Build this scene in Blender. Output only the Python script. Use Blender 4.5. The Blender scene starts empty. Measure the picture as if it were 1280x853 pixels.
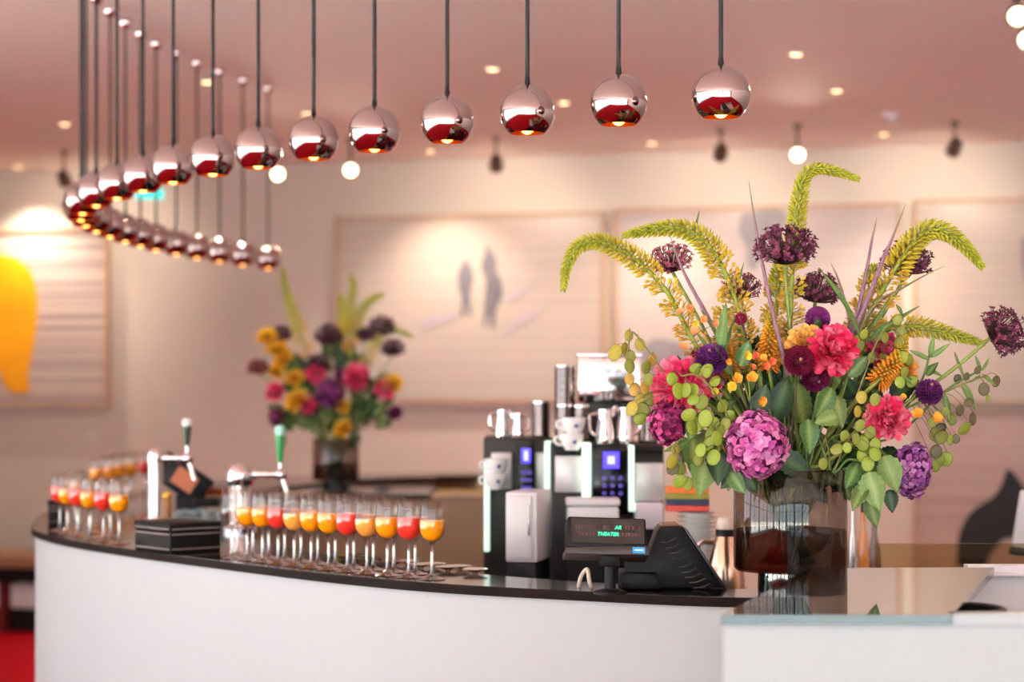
import bpy, bmesh, math, random
from mathutils import Vector, Matrix, noise

# ------------------------------------------------------------------ camera, world, light, exposure
S = bpy.context.scene
COL = S.collection
F = 70.0 / 36.0 * 1280.0        # focal length in pixels of the 1280 wide frame
EYE = 1.55                      # camera height
HOR = 488.0                     # picture row of the horizon
R = math.radians
PI = math.pi

cd = bpy.data.cameras.new('camera'); cam = bpy.data.objects.new('camera', cd); COL.objects.link(cam)
cam.location = (0, 0, EYE); cam.rotation_euler = (R(90), 0, 0)
cd.lens = 70; cd.sensor_width = 36; cd.shift_y = (HOR - 426.5) / 1280.0
cd.clip_end = 100; cd.clip_start = 0.05
cd.dof.use_dof = True; cd.dof.focus_distance = 4.18; cd.dof.aperture_fstop = 2.4
S.camera = cam

W = bpy.data.worlds.new('daylight'); S.world = W; W.use_nodes = True
bg = W.node_tree.nodes['Background']; bg.inputs[0].default_value = (0.86, 0.93, 1.0, 1); bg.inputs[1].default_value = 3.0

S.view_settings.view_transform = 'Standard'; S.view_settings.look = 'None'
S.view_settings.gamma = 1.0; S.view_settings.use_curve_mapping = False
S.view_settings.exposure = 0.32
cy = S.cycles
cy.max_bounces = 10; cy.diffuse_bounces = 4; cy.glossy_bounces = 5; cy.transmission_bounces = 8; cy.transparent_max_bounces = 24
cy.caustics_reflective = False; cy.caustics_refractive = False; cy.sample_clamp_indirect = 6.0; cy.blur_glossy = 0.5
cy.use_denoising = True

DAY = 6.5                      # daylight radiance per window light, W per square metre of window
def area_light(name, loc, rot, sx, sy, power, color):
    l = bpy.data.lights.new(name, 'AREA'); l.shape = 'RECTANGLE'; l.size = sx; l.size_y = sy; l.energy = power; l.color = color
    o = bpy.data.objects.new(name, l); COL.objects.link(o); o.location = loc; o.rotation_euler = rot
    return o
ROOM_L, ROOM_R, ROOM_F, CEIL = -4.9, 5.0, -2.0, EYE + 1.47
# windows of the place: a long row behind the camera and two more in the left wall
FRONT_WIN = [(-4.7, -3.1), (-2.9, -1.3), (-1.1, 0.5), (0.7, 2.3), (2.5, 4.1)]
LEFT_WIN = [(-1.8, 0.2), (0.4, 2.4), (2.6, 4.6), (4.8, 6.8)]  # unseen row, lengthened toward the bar to brighten ceiling and far wall
WZ0, WZ1 = 0.12, 2.85
for a, b in FRONT_WIN:
    area_light('window_daylight', ((a + b) / 2, ROOM_F - 0.25, (WZ0 + WZ1) / 2), (R(90), 0, 0), b - a, WZ1 - WZ0, DAY * (b - a) * (WZ1 - WZ0), (1.0, 0.97, 0.95))
for a, b in LEFT_WIN:
    area_light('window_daylight', (ROOM_L - 0.25, (a + b) / 2, (WZ0 + WZ1) / 2), (0, R(-90), 0), WZ1 - WZ0, b - a, DAY * (b - a) * (WZ1 - WZ0), (1.0, 0.97, 0.95))

sl = bpy.data.lights.new('sun', 'SUN'); sl.energy = 95.0; sl.angle = R(1.0); sl.color = (1, .97, .92)  # added to light the ground outside, whose bounce brightens the ceiling
so = bpy.data.objects.new('sun', sl); COL.objects.link(so); so.rotation_euler = Vector((-.5, 0, -.866)).to_track_quat('-Z', 'Y').to_euler()

# ------------------------------------------------------------------ helpers
def lin(h):
    h = h.lstrip('#')
    out = []
    for i in (0, 2, 4):
        c = int(h[i:i + 2], 16) / 255.0
        out.append(c / 12.92 if c <= 0.04045 else ((c + 0.055) / 1.055) ** 2.4)
    return tuple(out)
def P(px, py, Y):
    return Vector(((px - 640) / F * Y, Y, EYE + (HOR - py) / F * Y))
WALL_Y0, WALL_S = 12.55, -0.247
def WP(px, py, off=0.0):
    t = (px - 640) / F
    Y = (WALL_Y0 - off * 1.03) / (1 - WALL_S * t)
    return P(px, py, Y)

MATS = {}
def pm(name, color, rough=0.5, metal=0.0, var=0.06, scale=30.0, bump=0.0, emit=None, estr=0.0, coat=0.0, spec=0.5, trans=0.0, ior=1.45):
    """principled material whose colour is broken up by a noise texture"""
    if name in MATS: return MATS[name]
    m = bpy.data.materials.new(name); m.use_nodes = True; MATS[name] = m
    nt = m.node_tree; b = nt.nodes['Principled BSDF']
    c = lin(color) if isinstance(color, str) else color
    tc = nt.nodes.new('ShaderNodeTexCoord'); nz = nt.nodes.new('ShaderNodeTexNoise')
    nz.inputs['Scale'].default_value = scale; nz.inputs['Detail'].default_value = 3
    nt.links.new(tc.outputs['Object'], nz.inputs['Vector'])
    mr = nt.nodes.new('ShaderNodeMapRange'); mr.inputs['To Min'].default_value = 1 - var; mr.inputs['To Max'].default_value = 1 + var
    nt.links.new(nz.outputs['Fac'], mr.inputs['Value'])
    mx = nt.nodes.new('ShaderNodeVectorMath'); mx.operation = 'SCALE'; mx.inputs[0].default_value = c
    nt.links.new(mr.outputs['Result'], mx.inputs['Scale']); nt.links.new(mx.outputs['Vector'], b.inputs['Base Color'])
    b.inputs['Roughness'].default_value = rough; b.inputs['Metallic'].default_value = metal
    b.inputs['Coat Weight'].default_value = coat; b.inputs['Specular IOR Level'].default_value = spec
    b.inputs['Transmission Weight'].default_value = trans; b.inputs['IOR'].default_value = ior
    if bump:
        bn = nt.nodes.new('ShaderNodeBump'); bn.inputs['Strength'].default_value = bump; bn.inputs['Distance'].default_value = 0.01
        nt.links.new(nz.outputs['Fac'], bn.inputs['Height']); nt.links.new(bn.outputs['Normal'], b.inputs['Normal'])
    if emit:
        b.inputs['Emission Color'].default_value = (*(lin(emit) if isinstance(emit, str) else emit), 1); b.inputs['Emission Strength'].default_value = estr
    return m
def thin_glass(name, tint, gloss=1.0, rough=0.0, ior=1.5, var=0.03):
    """thin walled glass: tinted see-through plus a fresnel reflection"""
    if name in MATS: return MATS[name]
    m = bpy.data.materials.new(name); m.use_nodes = True; MATS[name] = m
    nt = m.node_tree; nt.nodes.clear()
    out = nt.nodes.new('ShaderNodeOutputMaterial'); tr = nt.nodes.new('ShaderNodeBsdfTransparent'); gl = nt.nodes.new('ShaderNodeBsdfGlossy')
    mix = nt.nodes.new('ShaderNodeMixShader'); lw = nt.nodes.new('ShaderNodeLayerWeight'); lw.inputs['Blend'].default_value = 0.5
    pw = nt.nodes.new('ShaderNodeMath'); pw.operation = 'POWER'; pw.inputs[1].default_value = 4.0; nt.links.new(lw.outputs['Facing'], pw.inputs[0])
    fr = nt.nodes.new('ShaderNodeMapRange'); fr.inputs['To Min'].default_value = 0.05; fr.inputs['To Max'].default_value = 0.75; nt.links.new(pw.outputs[0], fr.inputs['Value'])
    mul = nt.nodes.new('ShaderNodeMath'); mul.operation = 'MULTIPLY'; mul.inputs[1].default_value = gloss; mul.use_clamp = True
    nz = nt.nodes.new('ShaderNodeTexNoise'); nz.inputs['Scale'].default_value = 4
    mr = nt.nodes.new('ShaderNodeMapRange'); mr.inputs['To Min'].default_value = 1 - var; mr.inputs['To Max'].default_value = 1
    nt.links.new(nz.outputs['Fac'], mr.inputs['Value'])
    sc = nt.nodes.new('ShaderNodeVectorMath'); sc.operation = 'SCALE'; sc.inputs[0].default_value = lin(tint)
    nt.links.new(mr.outputs['Result'], sc.inputs['Scale']); nt.links.new(sc.outputs['Vector'], tr.inputs['Color'])
    gl.inputs['Roughness'].default_value = rough
    nt.links.new(fr.outputs[0], mul.inputs[0]); nt.links.new(mul.outputs[0], mix.inputs['Fac'])
    nt.links.new(tr.outputs[0], mix.inputs[1]); nt.links.new(gl.outputs[0], mix.inputs[2]); nt.links.new(mix.outputs[0], out.inputs['Surface'])
    return m
def plant_mat(name, rough=0.55, trans=0.25, spec=0.35, var=0.18, scale=60, k=0.8):
    """petals and leaves: own colour from the colour attribute, fine mottling, a little light shining through"""
    if name in MATS: return MATS[name]
    m = bpy.data.materials.new(name); m.use_nodes = True; MATS[name] = m
    nt = m.node_tree; b = nt.nodes['Principled BSDF']; out = nt.nodes['Material Output']
    at = nt.nodes.new('ShaderNodeAttribute'); at.attribute_name = 'Col'
    tc = nt.nodes.new('ShaderNodeTexCoord'); nz = nt.nodes.new('ShaderNodeTexNoise'); nz.inputs['Scale'].default_value = scale; nz.inputs['Detail'].default_value = 3
    nt.links.new(tc.outputs['Object'], nz.inputs['Vector'])
    mr = nt.nodes.new('ShaderNodeMapRange'); mr.inputs['From Min'].default_value = 0.25; mr.inputs['From Max'].default_value = 0.75; mr.inputs['To Min'].default_value = k * (1 - var); mr.inputs['To Max'].default_value = k * (1 + var)
    nt.links.new(nz.outputs['Fac'], mr.inputs['Value'])
    mx = nt.nodes.new('ShaderNodeVectorMath'); mx.operation = 'SCALE'
    nt.links.new(at.outputs['Color'], mx.inputs[0]); nt.links.new(mr.outputs['Result'], mx.inputs['Scale'])
    nt.links.new(mx.outputs['Vector'], b.inputs['Base Color'])
    b.inputs['Roughness'].default_value = rough; b.inputs['Specular IOR Level'].default_value = spec
    tl = nt.nodes.new('ShaderNodeBsdfTranslucent'); nt.links.new(mx.outputs['Vector'], tl.inputs['Color'])
    ms = nt.nodes.new('ShaderNodeMixShader'); ms.inputs[0].default_value = trans
    nt.links.new(b.outputs[0], ms.inputs[1]); nt.links.new(tl.outputs[0], ms.inputs[2]); nt.links.new(ms.outputs[0], out.inputs['Surface'])
    return m

class MB:
    """collects geometry in world (or local) coordinates and links it as ONE mesh object"""
    def __init__(s): s.v = []; s.f = []; s.c = []; s.col = None
    def add(s, vs, fs, col=None):
        o = len(s.v); s.v += [tuple(x) for x in vs]; s.f += [tuple(i + o for i in f) for f in fs]
        c = col if col is not None else s.col
        if isinstance(c, list): s.c += c
        else: s.c += [c] * len(vs)
    def box(s, x0, x1, y0, y1, z0, z1, M=None, bev=0.0):
        bm = bmesh.new(); bmesh.ops.create_cube(bm, size=1)
        for v in bm.verts: v.co = Vector(((x0 + x1) / 2 + v.co.x * (x1 - x0), (y0 + y1) / 2 + v.co.y * (y1 - y0), (z0 + z1) / 2 + v.co.z * (z1 - z0)))
        if bev: bmesh.ops.bevel(bm, geom=bm.edges[:], offset=bev, segments=2, profile=0.5, affect='EDGES')
        bm.verts.index_update()
        vs = [(M @ v.co) if M else v.co.copy() for v in bm.verts]; fs = [[v.index for v in f.verts] for f in bm.faces]
        bm.free(); s.add(vs, fs); return s
    def prism(s, poly, depth, M, bev=0.0):
        """poly: (x, z) points, extruded along local y from 0 to depth"""
        bm = bmesh.new()
        a = [bm.verts.new((x, 0, z)) for x, z in poly]; b = [bm.verts.new((x, depth, z)) for x, z in poly]
        bm.faces.new(a); bm.faces.new(b[::-1]); n = len(poly)
        for i in range(n): bm.faces.new((a[i], b[i], b[(i + 1) % n], a[(i + 1) % n]))
        bmesh.ops.recalc_face_normals(bm, faces=bm.faces[:])
        if bev: bmesh.ops.bevel(bm, geom=bm.edges[:], offset=bev, segments=2, profile=0.5, affect='EDGES')
        bm.verts.index_update(); vs = [M @ v.co for v in bm.verts]; fs = [[v.index for v in f.verts] for f in bm.faces]
        bm.free(); s.add(vs, fs); return s
    def lathe(s, prof, n=24, M=None, o=(0, 0, 0), caps=True):
        """prof: (r, z) points from bottom to top"""
        vs = []; fs = []; o = Vector(o)
        for r, z in prof:
            for k in range(n):
                a = 2 * PI * k / n; p = Vector((r * math.cos(a), r * math.sin(a), z)); vs.append((M @ p) if M else p + o)
        m = len(prof)
        for i in range(m - 1):
            for k in range(n):
                fs.append((i * n + k, i * n + (k + 1) % n, (i + 1) * n + (k + 1) % n, (i + 1) * n + k))
        if caps:
            if prof[0][0] > 1e-5: fs.append(tuple(range(n - 1, -1, -1)))
            if prof[-1][0] > 1e-5: fs.append(tuple((m - 1) * n + k for k in range(n)))
        s.add(vs, fs); return s
    def tube(s, pts, rad, n=8, cols=None):
        pts = [Vector(p) for p in pts]; m = len(pts)
        rr = rad if isinstance(rad, (list, tuple)) else [rad] * m
        vs = []; fs = []; cc = []
        t0 = (pts[1] - pts[0]).normalized(); up = Vector((0, 0, 1)) if abs(t0.z) < 0.9 else Vector((1, 0, 0))
        u = t0.cross(up).normalized()
        for i, p in enumerate(pts):
            t = (pts[min(i + 1, m - 1)] - pts[max(i - 1, 0)]).normalized()
            u = (u - t * u.dot(t)).normalized(); w = t.cross(u)
            for k in range(n):
                a = 2 * PI * k / n; vs.append(p + (u * math.cos(a) + w * math.sin(a)) * rr[i])
                cc.append(cols[i] if cols else s.col)
        for i in range(m - 1):
            for k in range(n): fs.append((i * n + k, i * n + (k + 1) % n, (i + 1) * n + (k + 1) % n, (i + 1) * n + k))
        fs.append(tuple(range(n - 1, -1, -1))); fs.append(tuple((m - 1) * n + k for k in range(n)))
        s.add(vs, fs, cc); return s
    def ball(s, c, r, n=16, m=10, sx=1, sy=1, sz=1):
        prof = [(r * math.sin(PI * i / m), -r * math.cos(PI * i / m)) for i in range(m + 1)]
        prof[0] = (1e-4 * r, prof[0][1]); prof[-1] = (1e-4 * r, prof[-1][1])
        s.lathe(prof, n, Matrix.Translation(c) @ Matrix.Diagonal((sx, sy, sz, 1))); return s
    def mesh(s, name, loc=(0, 0, 0), smooth=True, sharp=40):
        l = Vector(loc); me = bpy.data.meshes.new(name)
        me.from_pydata([tuple(Vector(v) - l) for v in s.v], [], s.f)
        if any(c is not None for c in s.c):
            at = me.color_attributes.new('Col', 'FLOAT_COLOR', 'POINT')
            flat = []
            for c in s.c: c = c or (0.5, 0.5, 0.5); flat += [c[0], c[1], c[2], 1.0]
            at.data.foreach_set('color', flat)
        if smooth:
            me.polygons.foreach_set('use_smooth', [True] * len(me.polygons))
            if sharp: me.set_sharp_from_angle(angle=R(sharp))
        me.update(); return me
    def build(s, name, mat, parent=None, smooth=True, sharp=40, kind=None, label=None):
        """verts are world coordinates unless the parent has no location; they become local to the parent"""
        loc = Vector((0, 0, 0)); p = parent
        while p is not None: loc += p.location; p = p.parent
        if parent is None and s.v:
            xs = [v[0] for v in s.v]; ys = [v[1] for v in s.v]; zs = [v[2] for v in s.v]
            loc = Vector(((min(xs) + max(xs)) / 2, (min(ys) + max(ys)) / 2, min(zs)))
        me = s.mesh(name, loc, smooth, sharp); me.materials.append(mat)
        o = bpy.data.objects.new(name, me); COL.objects.link(o)
        if parent is not None: o.parent = parent
        else: o.location = loc
        if kind: o['kind'] = kind
        if label: o['label'] = label
        return o
def tag(o, label, cat, group=None, kind=None):
    o['label'] = label; o['category'] = cat
    if group: o['group'] = group
    if kind: o['kind'] = kind
    return o
def thing(name, loc, label, cat, group=None):
    o = bpy.data.objects.new(name, None); o.empty_display_size = 0.05; COL.objects.link(o); o.location = loc
    return tag(o, label, cat, group)
def part(parent, name, mesh, M, label=None):
    """place a shared mesh under a parent by its world matrix (parents are never rotated here)"""
    o = bpy.data.objects.new(name, mesh); COL.objects.link(o); o.parent = parent
    loc = Vector((0, 0, 0)); p = parent
    while p is not None: loc += p.location; p = p.parent
    o.matrix_basis = Matrix.Translation(-loc) @ M
    if label: o['label'] = label
    return o
def copy_thing(root, loc, label, rz=0.0):
    """a copy of a thing, of its parts and of their sub-parts"""
    r = root.copy(); COL.objects.link(r); r.location = loc; r.rotation_euler = (0, 0, rz); r['label'] = label
    for ch in root.children:
        c = ch.copy(); COL.objects.link(c); c.parent = r
        for g in ch.children:
            d = g.copy(); COL.objects.link(d); d.parent = c
    return r
def struct(o, label, cat): return tag(o, label, cat, kind='structure')
def spline(pts, n):
    """Catmull-Rom curve through the points"""
    pts = [Vector(p) for p in pts]; q = [pts[0] * 2 - pts[1]] + pts + [pts[-1] * 2 - pts[-2]]; out = []
    m = len(pts) - 1
    for i in range(n + 1):
        t = i / n * m; k = min(int(t), m - 1); u = t - k
        a, b, c, d = q[k], q[k + 1], q[k + 2], q[k + 3]
        out.append(0.5 * ((2 * b) + (c - a) * u + (2 * a - 5 * b + 4 * c - d) * u * u + (3 * b - a - 3 * c + d) * u ** 3))
    return out
def text_mesh(body, size, shear=0.0, ext=0.0003):
    cu = bpy.data.curves.new('lettering', 'FONT'); cu.body = body; cu.size = size; cu.shear = shear; cu.extrude = ext; cu.offset = size * .012; cu.align_x = 'LEFT'
    o = bpy.data.objects.new('lettering', cu); COL.objects.link(o)
    me = bpy.data.meshes.new_from_object(o.evaluated_get(bpy.context.evaluated_depsgraph_get()))
    bpy.data.objects.remove(o); return me
ORD = ['first', 'second', 'third', 'fourth', 'fifth', 'sixth', 'seventh', 'eighth', 'ninth', 'tenth', 'eleventh', 'twelfth', 'thirteenth', 'fourteenth', 'fifteenth', 'sixteenth']

# shared materials
M_CHROME = pm('chrome', '#e9dedd', 0.06, 1.0, 0.02)
M_STEEL = pm('brushed_steel', '#b9aca4', 0.25, 1.0, 0.06, 80)
M_BLACK = pm('black_plastic', '#100d0d', 0.45, 0, 0.1, 60, spec=0.25)
M_BLACKG = pm('black_gloss', '#0b090a', 0.15, 0, 0.1, 60, spec=0.3)
M_WHITE = pm('white_lacquer', '#dcd5d6', 0.35, 0, 0.015, 3)
M_CLEAR = thin_glass('clear_glass', '#f7f4f0', 1.3)
M_GSTEM = thin_glass('solid_glass', '#e9e2da', 4.0, 0.08)
M_PETAL = plant_mat('petal', 0.6, 0.2, 0.3, 0.2, 60, 0.8)
M_LEAF = plant_mat('leaf', 0.45, 0.15, 0.35, 0.35, 40, 0.58)
M_STEM = plant_mat('plant_stem', 0.5, 0.08, 0.4, 0.15, 40)

# ------------------------------------------------------------------ the room
def wall_seg(mb, x0, x1, y0, y1, z0, z1): mb.box(x0, x1, y0, y1, z0, z1)
m_floor = pm('red_carpet', '#920b15', 0.95, 0, 0.25, 120, 0.4, spec=0.05)
m_ceil = pm('ceiling_paint', '#fff4ec', 0.75, 0, 0.02, 2)
m_wall = pm('beige_wall_paint', '#d0c5b9', 0.8, 0, 0.02, 2)
m_wallw = pm('white_wall_paint', '#efe9e4', 0.8, 0, 0.02, 2)
YL = WALL_Y0 + WALL_S * (ROOM_L - 0.2); YR = WALL_Y0 + WALL_S * (ROOM_R + 0.2)
mb = MB(); mb.box(ROOM_L - .2, ROOM_R + .2, ROOM_F - .2, YL + .3, -0.1, 0.0)
struct(mb.build('floor', m_floor), 'red carpet floor of the lounge', 'floor')
mb = MB(); mb.box(-22, 16, -24, ROOM_F - .21, -.12, -.02)  # added pale ground, throws sunlight up through the windows onto the ceiling
struct(mb.build('floor_terrace', pm('pale_terrace_stone', '#cfc6ba', 0.8, 0, 0.08, 3)), 'pale stone terrace outside the windows', 'terrace')
mb = MB(); mb.box(-22, ROOM_L - .21, ROOM_F - .2, YL + .3, -.12, -.02)  # the same added bounce ground beside the left windows
struct(mb.build('floor_terrace', MATS['pale_terrace_stone']), 'pale stone terrace along the left side of the building', 'terrace')
mb = MB(); mb.box(ROOM_L - .2, ROOM_R + .2, ROOM_F - .2, YL + .3, CEIL, CEIL + 0.12)
struct(mb.build('ceiling', m_ceil), 'flat pale mauve painted ceiling', 'ceiling')
mb = MB()
mb.add([(ROOM_L - .2, YL, 0), (ROOM_R + .2, YR, 0), (ROOM_R + .2, YR + .2, 0), (ROOM_L - .2, YL + .2, 0), (ROOM_L - .2, YL, CEIL), (ROOM_R + .2, YR, CEIL), (ROOM_R + .2, YR + .2, CEIL), (ROOM_L - .2, YL + .2, CEIL)],
       [(0, 1, 5, 4), (1, 2, 6, 5), (2, 3, 7, 6), (3, 0, 4, 7), (0, 3, 2, 1), (4, 5, 6, 7)])
struct(mb.build('wall_back', m_wall), 'beige far wall hung with large pictures', 'wall')
mb = MB(); mb.box(ROOM_R, ROOM_R + .2, ROOM_F - .2, YR, 0, CEIL); struct(mb.build('wall_right', m_wallw), 'plain white wall on the right', 'wall')
def window_wall(name, label, wins, horiz):
    mb = MB(); lo, hi = (ROOM_L - .2, ROOM_R + .2) if horiz else (ROOM_F, YL)
    def seg(a, b, z0, z1):
        if horiz: mb.box(a, b, ROOM_F - .2, ROOM_F, z0, z1)
        else: mb.box(ROOM_L - .2, ROOM_L, a, b, z0, z1)
    seg(lo, hi, 0, WZ0); seg(lo, hi, WZ1, CEIL); x = lo
    for a, b in wins: seg(x, a, WZ0, WZ1); x = b
    seg(x, hi, WZ0, WZ1)
    struct(mb.build(name, m_wallw), label, 'wall')
window_wall('wall_front', 'white window wall facing the bar', FRONT_WIN, True)
window_wall('wall_left', 'white window wall on the left', LEFT_WIN, False)
m_frame = pm('window_frame_grey', '#8b8a8c', 0.4, 0.3, 0.05)
m_pane = thin_glass('window_glass', '#f4faff', 0.6)
wn = 0
for wins, horiz in ((FRONT_WIN, True), (LEFT_WIN, False)):
    for a, b in wins:
        wn += 1
        root = bpy.data.objects.new('window_%d' % wn, None); COL.objects.link(root)
        struct(root, 'tall grey framed window, number %d along the window walls' % wn, 'window')
        root.location = ((a + b) / 2, ROOM_F - .1, WZ0) if horiz else (ROOM_L - .1, (a + b) / 2, WZ0)
        fr = MB(); pn = MB()
        def seg(mb, u0, u1, z0, z1, th):
            if horiz: mb.box(u0, u1, ROOM_F - .1 - th, ROOM_F - .1 + th, z0, z1)
            else: mb.box(ROOM_L - .1 - th, ROOM_L - .1 + th, u0, u1, z0, z1)
        seg(fr, a, b, WZ0, WZ0 + .06, .03); seg(fr, a, b, WZ1 - .06, WZ1, .03); seg(fr, a, a + .06, WZ0, WZ1, .03); seg(fr, b - .06, b, WZ0, WZ1, .03)
        seg(fr, (a + b) / 2 - .03, (a + b) / 2 + .03, WZ0, WZ1, .03); seg(fr, a, b, 2.0, 2.05, .03)
        seg(pn, a + .02, b - .02, WZ0 + .02, WZ1 - .02, .004)
        fr.build('window_frame', m_frame, root); pn.build('pane', m_pane, root)
mb = MB()
for i in range(1):
    mb.add([(ROOM_L, YL - .015 + WALL_S * .2, 0), (ROOM_R, YR - .015 - WALL_S * .2, 0), (ROOM_R, YR - WALL_S * .2, 0), (ROOM_L, YL + WALL_S * .2, 0), (ROOM_L, YL - .015 + WALL_S * .2, .1), (ROOM_R, YR - .015 - WALL_S * .2, .1), (ROOM_R, YR - WALL_S * .2, .1), (ROOM_L, YL + WALL_S * .2, .1)],
           [(0, 1, 5, 4), (1, 2, 6, 5), (2, 3, 7, 6), (3, 0, 4, 7), (0, 3, 2, 1), (4, 5, 6, 7)])
struct(mb.build('baseboard_back', pm('baseboard_paint', '#8a6f62', 0.6)), 'low painted baseboard along the far wall', 'baseboard')

# ------------------------------------------------------------------ pictures on the far wall
m_pframe = pm('pale_wood_frame', '#b5957b', 0.5, 0, 0.08, 25)
def print_mat(name, base, dark, lines, warp=0.5):
    """printed sheet with fine horizontal raster lines and soft broad tone"""
    if name in MATS: return MATS[name]
    m = bpy.data.materials.new(name); m.use_nodes = True; MATS[name] = m; nt = m.node_tree; b = nt.nodes['Principled BSDF']
    tc = nt.nodes.new('ShaderNodeTexCoord'); mp = nt.nodes.new('ShaderNodeSeparateXYZ'); nt.links.new(tc.outputs['Object'], mp.inputs[0])
    wv = nt.nodes.new('ShaderNodeTexNoise'); wv.noise_dimensions = '1D'; wv.inputs['Scale'].default_value = lines; wv.inputs['Detail'].default_value = 1
    nt.links.new(mp.outputs['Z'], wv.inputs['W'])
    nz = nt.nodes.new('ShaderNodeTexNoise'); nz.inputs['Scale'].default_value = 1.3; nt.links.new(tc.outputs['Object'], nz.inputs['Vector'])
    rp = nt.nodes.new('ShaderNodeMapRange'); rp.inputs['From Min'].default_value = 0.35; rp.inputs['From Max'].default_value = 0.75
    nt.links.new(wv.outputs['Fac'], rp.inputs['Value'])
    ad = nt.nodes.new('ShaderNodeMath'); ad.operation = 'MULTIPLY'; nt.links.new(rp.outputs['Result'], ad.inputs[0]); 
    r2 = nt.nodes.new('ShaderNodeMapRange'); r2.inputs['From Min'].default_value = 0.3; r2.inputs['From Max'].default_value = 0.7; r2.inputs['To Min'].default_value = warp; r2.inputs['To Max'].default_value = 1.0
    nt.links.new(nz.outputs['Fac'], r2.inputs['Value']); nt.links.new(r2.outputs['Result'], ad.inputs[1])
    mx = nt.nodes.new('ShaderNodeMix'); mx.data_type = 'RGBA'; mx.inputs['A'].default_value = (*lin(base), 1); mx.inputs['B'].default_value = (*lin(dark), 1)
    nt.links.new(ad.outputs[0], mx.inputs['Factor']); nt.links.new(mx.outputs['Result'], b.inputs['Base Color']); b.inputs['Roughness'].default_value = 0.35
    return m
def wall_quad(mb, x0, x1, y0, y1, off0, off1):
    """slab hanging on the far wall; its outline is given in picture units on the wall plane with a constant real height"""
    a, b = WP(x0, 400, 0), WP(x1, 400, 0); d = (b - a).normalized(); d.z = 0; n = Vector((d.y, -d.x, 0)).normalized()
    if n.y > 0: n = -n
    am = WP((x0 + x1) / 2, y0, 0).z, WP((x0 + x1) / 2, y1, 0).z
    vs = []
    for off in (off0, off1):
        for p in (a, b):
            for z in am: vs.append(Vector((p.x, p.y, z)) + n * off)
    fs = [(0, 1, 3, 2), (4, 6, 7, 5), (0, 2, 6, 4), (1, 5, 7, 3), (0, 4, 5, 1), (2, 3, 7, 6)]
    mb.add(vs, fs); return a, n
def blob(mb, pts, off, th=0.004):
    """a flat printed shape on a picture, outline in picture units on the wall plane"""
    n = Vector((WALL_S, -1, 0)).normalized() * -1
    n = Vector((0.24, 0.97, 0)) * -1
    q = [WP(x, y, 0) + n * off for x, y in pts]; r = [p + n * th for p in q]; k = len(q)
    mb.add(q + r, [tuple(range(k)), tuple(range(2 * k - 1, k - 1, -1))] + [(i, (i + 1) % k, k + (i + 1) % k, k + i) for i in range(k)])
def smooth_poly(pts, n=40):
    q = spline([Vector((x, y, 0)) for x, y in pts + [pts[0]]], n)[:-1]
    return [(p.x, p.y) for p in q]
def picture(x0, x1, y0, y1, mat, label, border=5):
    c = WP((x0 + x1) / 2, y1, 0.03); root = thing('wall_picture', c, label, 'picture', 'large pictures on the far wall')
    f = MB(); wall_quad(f, x0, x1, y1, y1 - border, .005, .05); wall_quad(f, x0, x1, y0 + border, y0, .005, .05)
    wall_quad(f, x0, x0 + border, y1 - border, y0 + border, .005, .05); wall_quad(f, x1 - border, x1, y1 - border, y0 + border, .005, .05)
    f.build('frame', m_pframe, root, smooth=False)
    s = MB(); wall_quad(s, x0 + border, x1 - border, y1 - border, y0 + border, .005, .035); s.build('print', mat, root, smooth=False)
    return root
m_prA = print_mat('print_lined_grey', '#cdbbb0', '#6a5c66', 26, 0.6)
m_prB = print_mat('print_pale_sand', '#bdad9f', '#998a86', 60, 0.3)
m_prC = print_mat('print_pale_lilac', '#bfb0aa', '#9a8c8e', 60, 0.3)
m_prE = print_mat('print_grey_rose', '#b9a196', '#9b857f', 10, 0.3)
pA = picture(-80, 139, 286, 508, m_prA, 'lined grey wall picture with an orange figure at the left edge')
b_ = MB(); blob(b_, smooth_poly([(-40, 330), (-10, 318), (20, 322), (42, 340), (50, 372), (49, 405), (44, 440), (38, 470), (40, 488), (22, 492), (8, 480), (0, 460), (-20, 440), (-45, 400)]), .036)
b_.build('printed_figure', pm('print_orange', '#f0a206', 0.5, 0, 0.45, 2.2), pA, smooth=False, label='orange printed animal-like figure')
pB = picture(421, 758, 268, 504, m_prB, 'wide pale wall picture of two walking figures with long shadows')
m_fig2 = pm('print_figure_mist', '#8d868b', 0.5, 0, 0.3, 6); m_fig = pm('print_figure_slate', '#6f6a72', 0.5, 0, 0.3, 6); m_sh = pm('print_shadow_blue', '#b3a5ae', 0.5, 0, 0.1, 6)
b_ = MB(); blob(b_, smooth_poly([(581, 327), (585, 325), (588, 331), (592, 338), (593, 352), (590, 364), (590, 378), (592, 392), (588, 395), (585, 380), (582, 394), (578, 394), (579, 376), (576, 362), (574, 350), (576, 337), (580, 332)]), .036)
b_.build('printed_figure', m_fig, pB, smooth=False)
b_ = MB(); blob(b_, smooth_poly([(608, 310), (613, 308), (616, 316), (622, 324), (622, 340), (628, 350), (630, 370), (622, 386), (620, 408), (616, 410), (613, 392), (609, 408), (606, 406), (608, 372), (609, 350), (604, 336), (606, 322), (610, 317)]), .036)
b_.build('printed_figure', m_fig, pB, smooth=False)
for pts in ([(576, 390), (560, 392), (540, 398), (528, 404), (531, 410), (548, 408), (566, 400)], [(632, 372), (646, 362), (662, 358), (664, 364), (650, 370), (638, 378)], [(632, 412), (648, 400), (668, 388), (678, 386), (674, 396), (652, 406), (638, 418)]):
    b_ = MB(); blob(b_, smooth_poly(pts), .036); b_.build('printed_shadow', m_sh, pB, smooth=False)
pC = picture(769, 1126, 258, 506, m_prC, 'pale lilac wall picture behind the flower arrangement')
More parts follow.
